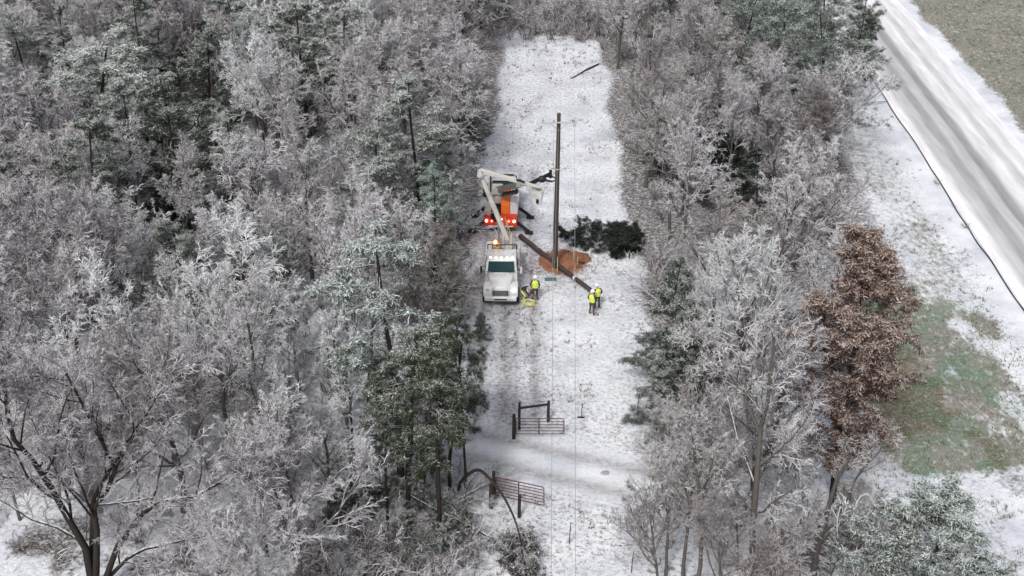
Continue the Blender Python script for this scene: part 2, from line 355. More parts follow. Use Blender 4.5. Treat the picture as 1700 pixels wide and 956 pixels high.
# ------------------------------------------------------------------ tree generator
class Rig:
    def __init__(s, seed): s.r = np.random.default_rng(seed)
    def grow(s, P, D, L, Rr, K, wig, trop, tip=.3):
        n = len(P); pts = [P]; d = D; L = np.asarray(L)
        for k in range(K):
            d = nrm(d + s.r.normal(0, wig, (n, 3)) + np.array([0, 0, trop]))
            P = P + d * (L / K)[:, None]; pts.append(P)
        return dict(p=np.stack(pts, 1), r=np.asarray(Rr)[:, None] * np.linspace(1, tip, K + 1)[None] ** .9, L=L)
    def spawn(s, B, per, t0, t1, ang, aj, lf, lmin, rf, up=0, prof=None):
        n, K1, _ = B['p'].shape; K = K1 - 1
        idx = np.repeat(np.arange(n), per); t = np.tile((np.arange(per) + .5) / per, n) + s.r.uniform(-.5, .5, n * per) / per
        t = t0 + (t1 - t0) * t; k = np.minimum((t * K).astype(int), K - 1); fr = (t * K - k)[:, None]
        a = B['p'][idx, k]; b = B['p'][idx, k + 1]; P = a * (1 - fr) + b * fr; d = nrm(b - a)
        rr = B['r'][idx, k] * (1 - fr[:, 0]) + B['r'][idx, k + 1] * fr[:, 0]
        q = nrm(np.cross(d, s.r.normal(0, 1, (len(d), 3)))); an = (ang + s.r.uniform(-aj, aj, len(d)))[:, None]
        D = nrm(d * np.cos(an) + q * np.sin(an) + np.array([0, 0, up]))
        pf = prof(t) if prof else 1 - .55 * t
        Lc = np.maximum(B['L'][idx] * lf * pf * s.r.uniform(.7, 1.2, len(d)), lmin)
        return P, D, Lc, rr * rf, t
def tubes(Bs, sides):
    V = []; Fs = []; o = 0
    for B, ns in zip(Bs, sides):
        p, r = B['p'], B['r']; n, K1, _ = p.shape
        d = nrm(p[:, -1] - p[:, 0]); ref = np.where(np.abs(d[:, 2:3]) < .8, np.array([[0, 0, 1.]]), np.array([[1., 0, 0]]))
        u = nrm(np.cross(d, ref)); v = np.cross(d, u)
        a = np.arange(ns) * 2 * math.pi / ns
        ring = u[:, None, None] * np.cos(a)[None, None, :, None] + v[:, None, None] * np.sin(a)[None, None, :, None]
        vv = p[:, :, None] + ring * r[:, :, None, None]
        V.append(vv.reshape(-1, 3))
        b = (np.arange(n) * K1 * ns)[:, None, None] + (np.arange(K1 - 1) * ns)[None, :, None]
        j = np.arange(ns)[None, None]; j2 = (j + 1) % ns
        f = np.stack([b + j, b + j2, b + j2 + ns, b + j + ns], -1).reshape(-1, 4) + o
        Fs.append(f); o += n * K1 * ns
    return np.concatenate(V), np.concatenate(Fs)

def bare_tree(seed, H=12, clear=.35, nl=13, spread=.55, ang=.75, r0=.17, lean=.05, twig_r=.016, n2=7, n3=6, n4=5, trop=.06, droop=-.03, stems=1, mat='twig', bark='bark_grey', wig=.09):
    g = Rig(seed); r = g.r
    P = np.zeros((stems, 3)); 
    if stems > 1: P[:, :2] = r.normal(0, .15, (stems, 2))
    D = nrm(np.column_stack([r.normal(0, lean if stems == 1 else .28, (stems, 2)), np.ones(stems)]))
    T = g.grow(P - [[0, 0, .15]], D, np.full(stems, H * .93), np.full(stems, r0), 9, wig * .5, .03, .12)
    c = g.spawn(T, nl, clear, .98, ang, .2, spread, .8, .62, up=.25, prof=lambda t: np.clip(1.15 - .8 * ((t - clear) / (1 - clear)), .25, 1.2))
    A = g.grow(c[0], c[1], c[2], c[3], 6, wig * 1.4, trop, .25)
    c = g.spawn(A, n2, .2, 1, .72, .3, .5, .5, .6, up=.12); B = g.grow(c[0], c[1], c[2], np.maximum(c[3], .022), 4, wig * 1.8, trop * .7, .4)
    c = g.spawn(B, n3, .15, 1, .75, .35, .55, .3, .6, up=.05); C = g.grow(c[0], c[1], c[2], np.maximum(c[3] * .8, twig_r * 1.15), 3, wig * 2.4, droop, .6)
    c = g.spawn(C, n4, .1, 1, .7, .35, .6, .16, .6); Dd = g.grow(c[0], c[1], c[2], np.full(len(c[0]), twig_r), 2, wig * 3, droop, .55)
    v1, f1 = tubes([T, A], [8, 5]); v2, f2 = tubes([B, C, Dd], [3, 3, 3])
    tr = raw_mesh('trunk', v1, [f1], mats=[M[bark]], smooth=True)
    nb = B['p'].shape[0] * 4 * 3
    mi = np.zeros(len(f2), int)
    cr = raw_mesh('crown', v2, [f2], mi, mats=[M[mat]])
    return tr, cr

def clumps(g, C, rad, m, flat=.75, w=.035, snow=.1, sj=.2, gloss=0, third=0.0):
    """tufts of needles or leaves: tapered blades about each centre, snow lies on the upper ones"""
    r = g.r; n = len(C); N_ = n * m; idx = np.repeat(np.arange(n), m)
    d = nrm(r.normal(0, 1, (N_, 3))); R_ = np.repeat(rad, m) * r.uniform(.7, 1.15, N_)
    dd = d * np.array([1, 1, flat]); 
    q = r.uniform(.1, .72, N_); root = C[idx] + dd * (R_ * q)[:, None]; tip = C[idx] + (dd + r.normal(0, .16, (N_, 3))) * (R_ * (q + .38))[:, None] + np.column_stack([r.normal(0, .05, (N_, 2)), r.normal(-.06, .04, N_)])
    s = nrm(np.cross(tip - root, r.normal(0, 1, (N_, 3)))) * (w * r.uniform(.6, 1.5, N_))[:, None]
    zt = (C[:, 2] - C[:, 2].min()) / max(np.ptp(C[:, 2]), .1)
    sn = (d[:, 2] + r.normal(0, sj, N_)) > (snow + r.normal(0, .22, n) + .85 * (.62 - zt))[idx]
    s = s * np.where(sn, 1.35, 1.0)[:, None]
    midp = root * .45 + tip * .55
    V = np.stack([root, midp + s, tip, midp - s], 1).reshape(-1, 3)
    Fq = np.arange(N_ * 4).reshape(-1, 4)
    mi = sn.astype(int)
    if third: mi = np.where((~sn) & (r.random(N_) < third), 2, mi)
    return V, Fq, mi

def conifer(seed, H=14, clear=.4, nl=34, reach=.24, rad=(.16, .40), per=120, droop=-.05, ang=1.25, lean=.04, r0=.16, shape='pine', mats=('needle', 'needle_snow', 'needle_frost'), w=.009, snow=.28, n2=7, third=.25, bark='bark', thin=1.0):
    g = Rig(seed); r = g.r
    T = g.grow(np.array([[0, 0, -.15]]), nrm(np.array([[r.normal(0, lean), r.normal(0, lean), 1]])), [H], [r0], 10, .03, .02, .15)
    if shape == 'cone': pf = lambda t: np.clip(1.15 - (t - clear) / (1 - clear), .12, 1)
    else: pf = lambda t: np.clip(np.sin(np.clip((t - clear) / (1 - clear), .0, 1) * 2.5 + .55), .25, 1)
    c = g.spawn(T, nl, clear, .995, ang, .25, reach, .35, .35, prof=pf)
    A = g.grow(c[0], c[1], c[2], np.clip(c[3], .02, .07), 5, .12, droop, .3)
    c = g.spawn(A, n2, .25, 1.0, .8, .3, .42, .3, .6); B = g.grow(c[0], c[1], c[2], np.full(len(c[0]), .016), 3, .15, droop, .5)
    keep = r.random(len(B['p'])) < thin
    C = np.concatenate([B['p'][keep, -1], B['p'][keep, 1], A['p'][:, -1], T['p'][0, -1:]])
    V, Fq, mi = clumps(g, C, r.uniform(rad[0], rad[1], len(C)), per, w=w, snow=snow, third=third)
    v2, f2 = tubes([B], [3]); 
    v1, f1 = tubes([T, A], [8, 4])
    tr = raw_mesh('trunk', v1, [f1], mats=[M[bark]], smooth=True)
    cr = raw_mesh('crown', np.concatenate([V, v2]), [Fq, f2 + len(V)], np.concatenate([mi, np.full(len(f2), 3)]), mats=[M[k] for k in mats] + [M['twig_dark']])
    return tr, cr

def shrub(seed, H=2.0, stems=9, mat='twig', r0=.025, twig_r=.012, n=6, lean=.45):
    g = Rig(seed); r = g.r
    P = np.column_stack([r.normal(0, .22, (stems, 2)), np.full(stems, -.05)])
    D = nrm(np.column_stack([r.normal(0, lean, (stems, 2)), np.ones(stems)]))
    A = g.grow(P, D, H * r.uniform(.6, 1.1, stems), np.full(stems, r0), 6, .14, -.02, .35)
    c = g.spawn(A, n, .25, 1, .6, .3, .45, .2, .6, up=.1); B = g.grow(c[0], c[1], c[2], np.full(len(c[0]), twig_r * 1.2), 3, .2, -.03, .5)
    c = g.spawn(B, n, .2, 1, .7, .3, .5, .12, .6); C = g.grow(c[0], c[1], c[2], np.full(len(c[0]), twig_r), 2, .2, -.03, .6)
    v1, f1 = tubes([A], [4]); v2, f2 = tubes([B, C], [3, 3])
    return raw_mesh('stem', v1, [f1], mats=[M['limb']]), raw_mesh('crown', v2, [f2], mats=[M[mat]])

VAR = {}
VAR['bare'] = [bare_tree(100 + i, H=h, clear=c, nl=nl, spread=s, ang=a, trop=t, droop=dr, n2=9, n3=7, n4=7, twig_r=.0135) for i, (h, c, nl, s, a, t, dr) in enumerate([
    (13, .38, 14, .42, .70, .10, -.03), (12, .30, 15, .50, .80, .05, -.06), (14, .42, 14, .36, .62, .12, .0),
    (11, .25, 16, .55, .85, .03, -.10), (12.5, .35, 14, .45, .66, .08, -.02), (10, .22, 16, .52, .75, .08, -.05), (13, .33, 15, .44, .9, .02, -.12)])]
VAR['ice'] = [bare_tree(200 + i, H=h, clear=c, nl=nl, spread=s, ang=a, trop=t, droop=dr, mat='twig_ice', twig_r=.017, n2=9, n3=6, n4=6) for i, (h, c, nl, s, a, t, dr) in enumerate([
    (13, .35, 14, .42, .7, .10, .02), (11, .25, 15, .5, .75, .08, -.02), (14, .4, 13, .40, .6, .12, .04)])]
VAR['brownish'] = [bare_tree(270, H=11, clear=.2, nl=16, spread=.42, ang=.7, n2=9, n3=7, n4=7, twig_r=.014, mat='twig_brown'), bare_tree(271, H=12, clear=.3, nl=15, spread=.46, ang=.8, trop=.03, droop=-.1, n2=9, n3=7, n4=7, twig_r=.014, mat='twig_brown')]
VAR['sapling'] = [bare_tree(250 + i, H=6 + i, clear=.25, nl=12, spread=.38, ang=.7, r0=.06, n2=7, n3=6, n4=6, twig_r=.012, mat=['twig', 'twig', 'twig_ice'][i]) for i in range(3)]
VAR['pine'] = [conifer(300, 15, .42, 36, .16), conifer(301, 14, .36, 38, .22, snow=.0, droop=-.1), conifer(302, 16, .5, 34, .18, snow=.2), conifer(303, 13, .3, 40, .22, snow=.05, droop=-.12, thin=.8)]
VAR['dark_pine'] = [conifer(310, 14, .3, 40, .2, snow=.75, third=.12), conifer(311, 12, .2, 40, .22, snow=.65, third=.12)]
VAR['cedar'] = [conifer(320, 8, .05, 46, .26, shape='cone', rad=(.18, .34), snow=.8, r0=.12, third=.4), conifer(321, 10, .08, 50, .22, shape='cone', rad=(.18, .34), snow=.75, r0=.13, third=.3)]
VAR['green_frost'] = [conifer(330, 13, .28, 44, .30, mats=('needle_frost', 'needle_frost', 'needle'), snow=.1, per=60, w=.013, third=.25, rad=(.2, .42)),
                      conifer(331, 12, .25, 44, .32, mats=('needle_frost', 'needle_snow', 'needle'), snow=.5, per=60, w=.013, third=.35, rad=(.2, .42))]
VAR['shrub'] = [shrub(400, 2.2), shrub(401, 1.6, 12), shrub(402, 2.8, 8)]
VAR['under'] = [conifer(325, 6, .05, 34, .34, shape='cone', rad=(.16, .34), snow=.9, r0=.08, third=.1), conifer(326, 5, .05, 30, .38, shape='cone', rad=(.16, .34), snow=.7, r0=.08, third=.15)]  # low dark evergreens added under the canopy to deepen its dark gaps
VAR['shade'] = [conifer(327, 7, .05, 34, .3, shape='cone', rad=(.18, .36), snow=1.3, r0=.08, third=.15, per=70, mats=('black_needle', 'needle_snow', 'needle'))]  # near-black evergreens added to fill gaps as deep shade
VAR['dark_shrub'] = [shrub(410, 1.6, 10, 'twig_dark'), shrub(411, 2.0, 9, 'twig_dark')]

used = {}
PLANTS = []      # (x, y, kind)
def plant(kind, var, x, y, h=None, rz=None, name='bare_tree', label=None, cat='tree', group=None, tint=(1, 1, 1), tilt=(0, 0), sc=1.0, wide=1.0):
    ms = VAR[kind][var % len(VAR[kind])]
    z = float(terrain(np.array([x]), np.array([y]))[0]) - .05
    o = empty(name, (x, y, z)); o.rotation_euler = (tilt[0], tilt[1], rz if rz is not None else (x * 12.9898 + y * 78.233) % 6.283)
    if h: sc = h / ms[0]['H'] if 'H' in ms[0].keys() else sc
    o.scale = (sc * wide, sc * wide, sc)
    for me, nm in zip(ms, ('stem' if 'shrub' in kind else 'trunk', 'crown')):
        c = link(nm, me, o); c.color = tuple(tint) + (1,)
    tag(o, label, cat, group); PLANTS.append((x, y, kind)); return o
for k, v in VAR.items():
    for ms in v:
        co = np.zeros(len(ms[0].vertices) * 3, np.float32); ms[0].vertices.foreach_get('co', co)
        c2 = np.zeros(len(ms[1].vertices) * 3, np.float32); ms[1].vertices.foreach_get('co', c2)
        ms[0]['H'] = float(max(co[2::3].max(), c2[2::3].max()))
# ------------------------------------------------------------------ trees that stand out in the photograph
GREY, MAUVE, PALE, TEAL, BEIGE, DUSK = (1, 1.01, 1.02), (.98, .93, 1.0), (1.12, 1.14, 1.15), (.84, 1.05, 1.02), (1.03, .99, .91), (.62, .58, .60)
def top(px, py, h): p = G(px, py, h); return p.x, p.y
HERO = [  # kind, variant, top px, py, height, tint, width, name, label
 ('pine', 1, 92, 40, 16, PALE, 1.5, 'pine_tree', 'tall snow laden pine at the far left with a bare brown lower trunk'),
 ('pine', 3, 14, 20, 13, GREY, 1.1, 'pine_tree', 'snowy pine cut by the left edge of the upper woods'),
 ('dark_pine', 0, 205, -20, 14, GREY, 1.1, 'pine_tree', 'dark green pine at the top edge right of the tall snow laden pine'),
 ('dark_pine', 1, 318, 40, 13, GREY, 1.0, 'pine_tree', 'dark pine in the shaded gap of the upper left woods'),
 ('pine', 1, 415, -10, 14, TEAL, 1.1, 'pine_tree', 'blue green snowy pine at the top edge above the pale iced tree'),
 ('dark_pine', 0, 500, 5, 15, GREY, 1.3, 'pine_tree', 'broad dark pine behind the pale iced tree, left of the dusted pine'),
 ('pine', 2, 560, -5, 15, BEIGE, 1.2, 'pine_tree', 'olive green pine dusted with snow beside the broad dark pine'),
 ('ice', 0, 425, 50, 14, PALE, 1.1, 'bare_tree', 'pale iced tree with a tall curved trunk in the upper left woods'),
 ('pine', 0, 702, 128, 15.5, GREY, 1.3, 'pine_tree', 'leaning snowy pine left of the rear truck, bare dark trunk showing'),
 ('pine', 3, 712, 262, 13, TEAL, .7, 'pine_tree', 'blue green pine on the clearing edge below the leaning snowy pine'),
 ('pine', 1, 312, 358, 11, PALE, .8, 'pine_tree', 'small white capped pine tip left of its twin in the left woods'),
 ('pine', 3, 442, 362, 11, PALE, .8, 'pine_tree', 'small white capped pine tip right of its twin in the left woods'),
 ('pine', 3, 640, 366, 16, TEAL, 1.15, 'pine_tree', 'tall snowy pine with a long straight black trunk left of the white truck'),
 ('clump', 0, 658, 530, 12.5, (1.1, 1.06, .8), 1.0, 'evergreen_tree', 'dense olive evergreen above the bent arching tree, left in its clump'),
 ('clump', 1, 716, 540, 13, (1.08, 1.06, .82), .95, 'pine_tree', 'dense dark pine of the clump above the bent arching tree, on its thin stems'),
 ('clump', 0, 766, 505, 12.5, GREY, .55, 'pine_tree', 'narrow dark pine on the clearing edge left of the tyre ruts'),
 ('clump', 1, 625, 590, 10.5, GREY, .7, 'pine_tree', 'shorter dark pine right beside the long black trunk'),
 ('bare', 1, 740, 60, 13, GREY, 1.1, 'bare_tree', 'wide grey frosted tree at the upper left corner of the clearing'),
 ('bare', 0, 640, 20, 13, BEIGE, 1.0, 'bare_tree', 'grey beige frosted tree left of the wide tree at the clearing corner'),
 ('bare', 3, 742, 205, 11, MAUVE, .9, 'bare_tree', 'mauve grey frosted tree leaning over the clearing left of the rear truck'),
 ('brownish', 0, 728, 375, 11, GREY, .95, 'bare_tree', 'dusky brown twigged tree right beside the white truck'),
 ('ice', 1, 560, 470, 12, GREY, .9, 'bare_tree', 'white iced tree left of the pine with the long black trunk'),
 ('green_frost', 0, 1230, -30, 13, TEAL, 1.15, 'evergreen_tree', 'frosted green tree at the top right of the clearing, left of its row'),
 ('green_frost', 1, 1325, -20, 13, TEAL, 1.1, 'evergreen_tree', 'frosted green tree in the middle of the row at the top edge'),
 ('green_frost', 0, 1400, 10, 13, GREY, 1.1, 'evergreen_tree', 'frosted green tree nearest the road at the top edge'),
 ('dark_pine', 1, 1440, 20, 9, GREY, .9, 'pine_tree', 'dark evergreen overhanging the road at the top of the picture'),
 ('green_frost', 1, 1418, 62, 11, GREY, 1.0, 'evergreen_tree', 'frosted green tree below the row, its edge against the road'),
 ('green_frost', 0, 1395, -60, 14, TEAL, 1.0, 'evergreen_tree', 'frosted green tree reaching over the top edge next to the road'),
 ('dark_pine', 0, 1447, -30, 13, GREY, .8, 'pine_tree', 'tall dark pine against the road at the very top edge'),
 ('bare', 3, 1085, 80, 12, BEIGE, 1.0, 'bare_tree', 'beige frosted drooping tree at the upper right edge of the clearing'),
 ('bare', 4, 1235, 110, 12, PALE, .8, 'bare_tree', 'lilac white tipped tree in the middle of the upper right woods'),
 ('bare', 6, 1150, 190, 12, MAUVE, 1.0, 'bare_tree', 'mauve frosted tree right of the utility pole behind the fallen evergreen'),
 ('cedar', 1, 1112, 425, 9.5, (.7, .75, .7), 1.2, 'evergreen_tree', 'dark green cedar on the right edge of the clearing below the fallen evergreen'),
 ('cedar', 0, 1160, 475, 8.5, (.75, .72, .6), 1.2, 'evergreen_tree', 'olive cedar beside the dark green cedar, under the white iced tree'),
 ('ice', 2, 1292, 352, 15, PALE, 1.1, 'bare_tree', 'large white iced tree left of the brown leaved tree'),
 ('ice', 0, 1205, 420, 12, GREY, .7, 'bare_tree', 'slim white iced tree between the large iced tree and the dark green cedar'),
 ('bare', 2, 1190, 640, 13, BEIGE, .9, 'bare_tree', 'beige frosted tree with a straight dark trunk at the lower right of the clearing'),
 ('bare', 6, 1125, 720, 9, BEIGE, .9, 'bare_tree', 'low spreading frosted tree leaning into the clearing at the lower right'),
 ('bare', 6, 1160, 690, 10, (.8, .74, .7), .9, 'bare_tree', 'brown grey frosted tree between the low spreading tree and the tall forked tree'),
 ('bare', 3, 1105, 800, 7, (.75, .7, .66), .9, 'bare_tree', 'short brown grey twiggy tree at the lower right clearing edge'),
 ('bare', 1, 1215, 815, 8, (.8, .75, .72), 1.0, 'bare_tree', 'short grey tree at the bottom edge left of the tall forked trunk'),
 ('bare', 5, 1330, 830, 7, GREY, .9, 'bare_tree', 'short frosted tree at the bottom edge left of the leaning forked tree'),
 ('cedar', 0, 1100, 585, 5.5, (.6, .6, .5), 1.2, 'evergreen_tree', 'small dark cedar jutting farthest into the clearing on its right edge'),
 ('bare', 5, 1095, 650, 6, (.8, .74, .7), 1.0, 'bare_tree', 'low grey brown tree at the right clearing edge level with the upper gate'),
 ('cedar', 1, 1125, 520, 7, (.6, .6, .5), 1.1, 'evergreen_tree', 'dark olive cedar lowest on the right clearing edge, above the frosted thickets'),
]
VAR['clump'] = [conifer(370, 13, .36, 44, .2, snow=1.0, droop=-.1, third=.1), conifer(371, 13, .38, 44, .18, snow=1.0, droop=-.08, third=.1)]
for ms in VAR['clump']:
    c2 = np.zeros(len(ms[1].vertices) * 3, np.float32); ms[1].vertices.foreach_get('co', c2); ms[0]['H'] = float(c2[2::3].max())
VAR['brown'] = [conifer(343, 15.5, .17, 110, .16, lean=0, ang=1.05, mats=('brown_leaf', 'brown_snow', 'brown_leaf'), snow=.25, per=90, rad=(.18, .36), w=.0115, n2=9, droop=-.06)]
VAR['snow_cedar'] = [conifer(350, 11, .08, 80, .34, mats=('needle', 'needle_snow', 'needle_frost'), snow=.55, per=110, rad=(.16, .32), w=.009, n2=12, shape='pine')]
for k in ('brown', 'snow_cedar'):
    for ms in VAR[k]:
        c2 = np.zeros(len(ms[1].vertices) * 3, np.float32); ms[1].vertices.foreach_get('co', c2); ms[0]['H'] = float(c2[2::3].max())
HERO += [
 ('brown', 0, 1458, 386, 16.5, GREY, 1.2, 'pine_tree', 'rust brown dead leaved tree dusted with snow beside the grass verge'),
 ('snow_cedar', 0, 1580, 798, 11, TEAL, 1.2, 'evergreen_tree', 'bushy blue green evergreen heaped with snow in the bottom right corner'),
]
for k, v, px, py, h, tint, wd, nm, lab in HERO:
    h *= .93
    x, y = top(px, py, h); plant(k, v, x, y, h=h, tint=tint, wide=wd, name=nm, label=lab)

# big limbed tree, bottom left: its own skeleton
def limbed_tree(seed, limbs, r0, base, twig='twig', tint=MAUVE, n2=9, reach=.5, name='bare_tree', label='', thin_top=.035, n3=7, n4=5, bark='bark'):
    g = Rig(seed); r = g.r; K = 8
    Ps, Rs = [], []
    for pts, ra, rb in limbs:
        pts = np.array(pts, float); tt = np.linspace(0, len(pts) - 1, K + 1); i = np.minimum(tt.astype(int), len(pts) - 2); fr = (tt - i)[:, None]
        p0 = pts[np.maximum(i - 1, 0)]; p1 = pts[i]; p2 = pts[i + 1]; p3 = pts[np.minimum(i + 2, len(pts) - 1)]
        q = .5 * ((2 * p1) + (-p0 + p2) * fr + (2 * p0 - 5 * p1 + 4 * p2 - p3) * fr ** 2 + (-p0 + 3 * p1 - 3 * p2 + p3) * fr ** 3)
        q[1:-1] += r.normal(0, .05, (K - 1, 3)); Ps.append(q); Rs.append(np.linspace(ra, rb, K + 1))
    Lm = dict(p=np.stack(Ps), r=np.stack(Rs), L=np.array([np.linalg.norm(np.diff(p, axis=0), axis=1).sum() for p in Ps]))
    c = g.spawn(Lm, n2, .25, 1, .75, .3, reach, .8, .6, up=.2); A = g.grow(c[0], c[1], c[2], np.maximum(c[3] * .8, .03), 5, .14, .04, .3)
    c = g.spawn(A, 8, .15, 1, .7, .3, .5, .5, .6, up=.1); B = g.grow(c[0], c[1], c[2], np.maximum(c[3] * .8, .018), 4, .16, .0, .5)
    c = g.spawn(B, n3, .1, 1, .75, .35, .5, .25, .6); C = g.grow(c[0], c[1], c[2], np.full(len(c[0]), .015), 3, .2, -.03, .6)
    c = g.spawn(C, n4, .1, 1, .7, .35, .55, .14, .6); Dd = g.grow(c[0], c[1], c[2], np.full(len(c[0]), .013), 2, .2, -.03, .6)
    v1, f1 = tubes([Lm, A], [9, 5]); v2, f2 = tubes([B, C, Dd], [3, 3, 3])
    o = empty(name, base); link('trunk', raw_mesh('trunk', v1, [f1], mats=[M[bark]], smooth=True), o)
    cc = link('crown', raw_mesh('crown', v2, [f2], mats=[M[twig]]), o); cc.color = tuple(tint) + (1,)
    tag(o, label, 'tree'); PLANTS.append((base[0], base[1], 'hero')); return o
b = G(152, 1000)
def rel(px, py, Y, b=b): p = AY(px, py, Y) - b; return (p.x, p.y, p.z)
limbed_tree(500, [
  ([(0, 0, -.2), rel(146, 930, b.y), rel(110, 850, b.y + .2), rel(60, 770, b.y - .3), rel(20, 715, b.y - .5), rel(8, 640, b.y - .4)], .20, .06),
  ([(.1, 0, -.2), rel(160, 900, b.y), rel(158, 840, b.y + .5), rel(190, 790, b.y + .9), rel(150, 700, b.y + 1.5), rel(110, 620, b.y + 2)], .17, .05),
  ([(.2, 0, -.1), rel(185, 925, b.y), rel(225, 870, b.y + .2), rel(265, 830, b.y + .3), rel(345, 815, b.y + .2), rel(420, 760, b.y + .4)], .17, .05),
  ([(.2, .1, .0), rel(190, 945, b.y + .2), rel(240, 910, b.y + .4), rel(305, 900, b.y + .6), rel(360, 880, b.y + .8)], .12, .04),
  ([(.1, .1, 0), rel(150, 900, b.y + .6), rel(160, 820, b.y + 1.2), rel(215, 730, b.y + 2), rel(260, 660, b.y + 2.5), rel(330, 600, b.y + 3)], .14, .04),
  ([rel(110, 850, b.y + .2), rel(60, 800, b.y + .8), rel(0, 790, b.y + 1.2), rel(-50, 760, b.y + 1.5)], .08, .03),
 ], .2, b, tint=MAUVE, label='wide spreading tree with dark forked limbs filling the bottom left corner', twig='twig', n2=12, n3=9, n4=6)
b2 = G(1352, 960)
def rel2(px, py, Y): p = AY(px, py, Y) - b2; return (p.x, p.y, p.z)
limbed_tree(501, [
  ([(0, 0, -.2), rel2(1358, 910, b2.y), rel2(1375, 840, b2.y + .2), rel2(1395, 790, b2.y + .3), rel2(1412, 755, b2.y + .2)], .17, .05),
  ([rel2(1362, 900, b2.y), rel2(1400, 850, b2.y + .4), rel2(1425, 790, b2.y + .8), rel2(1470, 730, b2.y + 1)], .09, .03),
  ([rel2(1352, 925, b2.y), rel2(1390, 932, b2.y + .4), rel2(1430, 915, b2.y + .8), rel2(1452, 890, b2.y + 1), rel2(1450, 840, b2.y + 1)], .12, .05),
 ], .17, b2, tint=BEIGE, n2=5, n3=5, n4=4, reach=.3, label='leaning forked tree with thick grey limbs left of the bottom right evergreen', bark='bark_grey')
b3 = G(1252, 985)
def rel3(px, py, Y): p = AY(px, py, Y) - b3; return (p.x, p.y, p.z)
limbed_tree(502, [
  ([(0, 0, -.2), rel3(1250, 900, b3.y), rel3(1256, 800, b3.y), rel3(1262, 720, b3.y + .3), rel3(1275, 650, b3.y + .5), rel3(1285, 560, b3.y + .6)], .19, .05),
  ([rel3(1262, 720, b3.y + .3), rel3(1235, 655, b3.y + .6), rel3(1190, 600, b3.y + .9), rel3(1150, 560, b3.y + 1)], .09, .03),
  ([rel3(1256, 800, b3.y), rel3(1285, 745, b3.y + .5), rel3(1310, 715, b3.y + 1)], .06, .03),
  ([rel3(1252, 850, b3.y), rel3(1200, 790, b3.y + .5), rel3(1130, 730, b3.y + 1)], .08, .03),
 ], .19, b3, tint=BEIGE, n2=8, n3=6, n4=5, reach=.42, label='tall forked frosted tree with a grey trunk at the bottom right of the clearing', bark='bark_grey')

# bare thin trunks standing under the pine clump
THIN = [(590, 795, 640, 'thin black trunk left of the long straight pine trunk', .09), (626, 782, 690, 'slim leaning black stem right of the long straight pine trunk', .05),
        (674, 796, 600, 'thin black stem under the olive evergreen of the pine clump', .07), (700, 770, 610, 'grey thin stem under the middle of the pine clump', .05),
        (747, 812, 560, 'stout black stem at the right foot of the pine clump', .10), (703, 855, 660, 'long slender stem in front of the pine clump', .045)]
for i, (px, py, pt, lab, rr) in enumerate(THIN):
    p = G(px, py); q = AY(px + (-8, 10, 4, -6, 3, -3)[i], pt, p.y + .3) - p
    g = Rig(600 + i); P0 = np.array([[0, 0, -.1]]); T = g.grow(P0, nrm(np.array([[q.x, q.y, q.z]])), [q.length], [rr], 8, .03, 0, .5)
    c = g.spawn(T, 14, .55, 1, .9, .2, .16, .3, .4, up=.1); A = g.grow(c[0], c[1], c[2], np.full(14, .018), 4, .15, -.03, .4)
    c = g.spawn(A, 8, .2, 1, .7, .3, .5, .15, .6); B = g.grow(c[0], c[1], c[2], np.full(len(c[0]), .011), 3, .2, -.03, .5)
    o = empty('bare_tree', p); v, f = tubes([T, A], [7, 4]); link('trunk', raw_mesh('trunk', v, [f], mats=[M['bark']], smooth=True), o)
    v, f = tubes([B], [3]); link('crown', raw_mesh('crown', v, [f], mats=[M['twig']]), o); tag(o, lab, 'tree'); PLANTS.append((p.x, p.y, 'hero'))

# fallen and bent trees
def fallen(px, py, ang, L, kind, var, lab, name='fallen_tree', tint=GREY, roll=0, z=.5, wide=1.0, tiltdeg=84):
    p = G(px, py); ms = VAR[kind][var]; s = L / ms[0]['H']
    o = empty(name, (p.x, p.y, z)); o.rotation_mode = 'ZYX'
    rot = Matrix.Rotation(ang, 4, 'Z') @ Matrix.Rotation(R(tiltdeg), 4, 'Y') @ Matrix.Rotation(roll, 4, 'Z')
    o.rotation_mode = 'XYZ'; o.rotation_euler = rot.to_euler(); o.scale = (s * wide, s * wide, s)
    for me, nm in zip(ms, ('trunk', 'crown')): c = link(nm, me, o); c.color = tuple(tint) + (1,)
    tag(o, lab, 'tree'); return o
VAR['down_cedar'] = [conifer(360, 8, .2, 44, .36, snow=.6, r0=.12, third=.12, mats=('black_needle', 'needle', 'black_needle'), per=130, w=.014, rad=(.22, .4)), conifer(361, 7, .2, 44, .34, snow=.9, third=.12, r0=.1, mats=('black_needle', 'needle', 'black_needle'), per=130, w=.014, rad=(.22, .4))]
for ms in VAR['down_cedar']: ms[0]['H'] = 7.5
fallen(1068, 410, R(178), 5.6, 'down_cedar', 0, 'fallen dark evergreen reaching toward the dirt mound, upper one of two', tint=(.55, .62, .58), wide=.62, z=.5, tiltdeg=84)
fallen(1045, 402, R(250), 3.4, 'down_cedar', 0, 'fallen dark evergreen bough arching down, rightmost by the dirt mound', z=.9, tint=(.6, .66, .6), wide=1.1, tiltdeg=78)
fallen(1062, 392, R(232), 4.8, 'down_cedar', 1, 'fallen dark evergreen drooping beside the dirt mound, lower one of two', z=.5, tint=(.5, .58, .54), wide=.85)

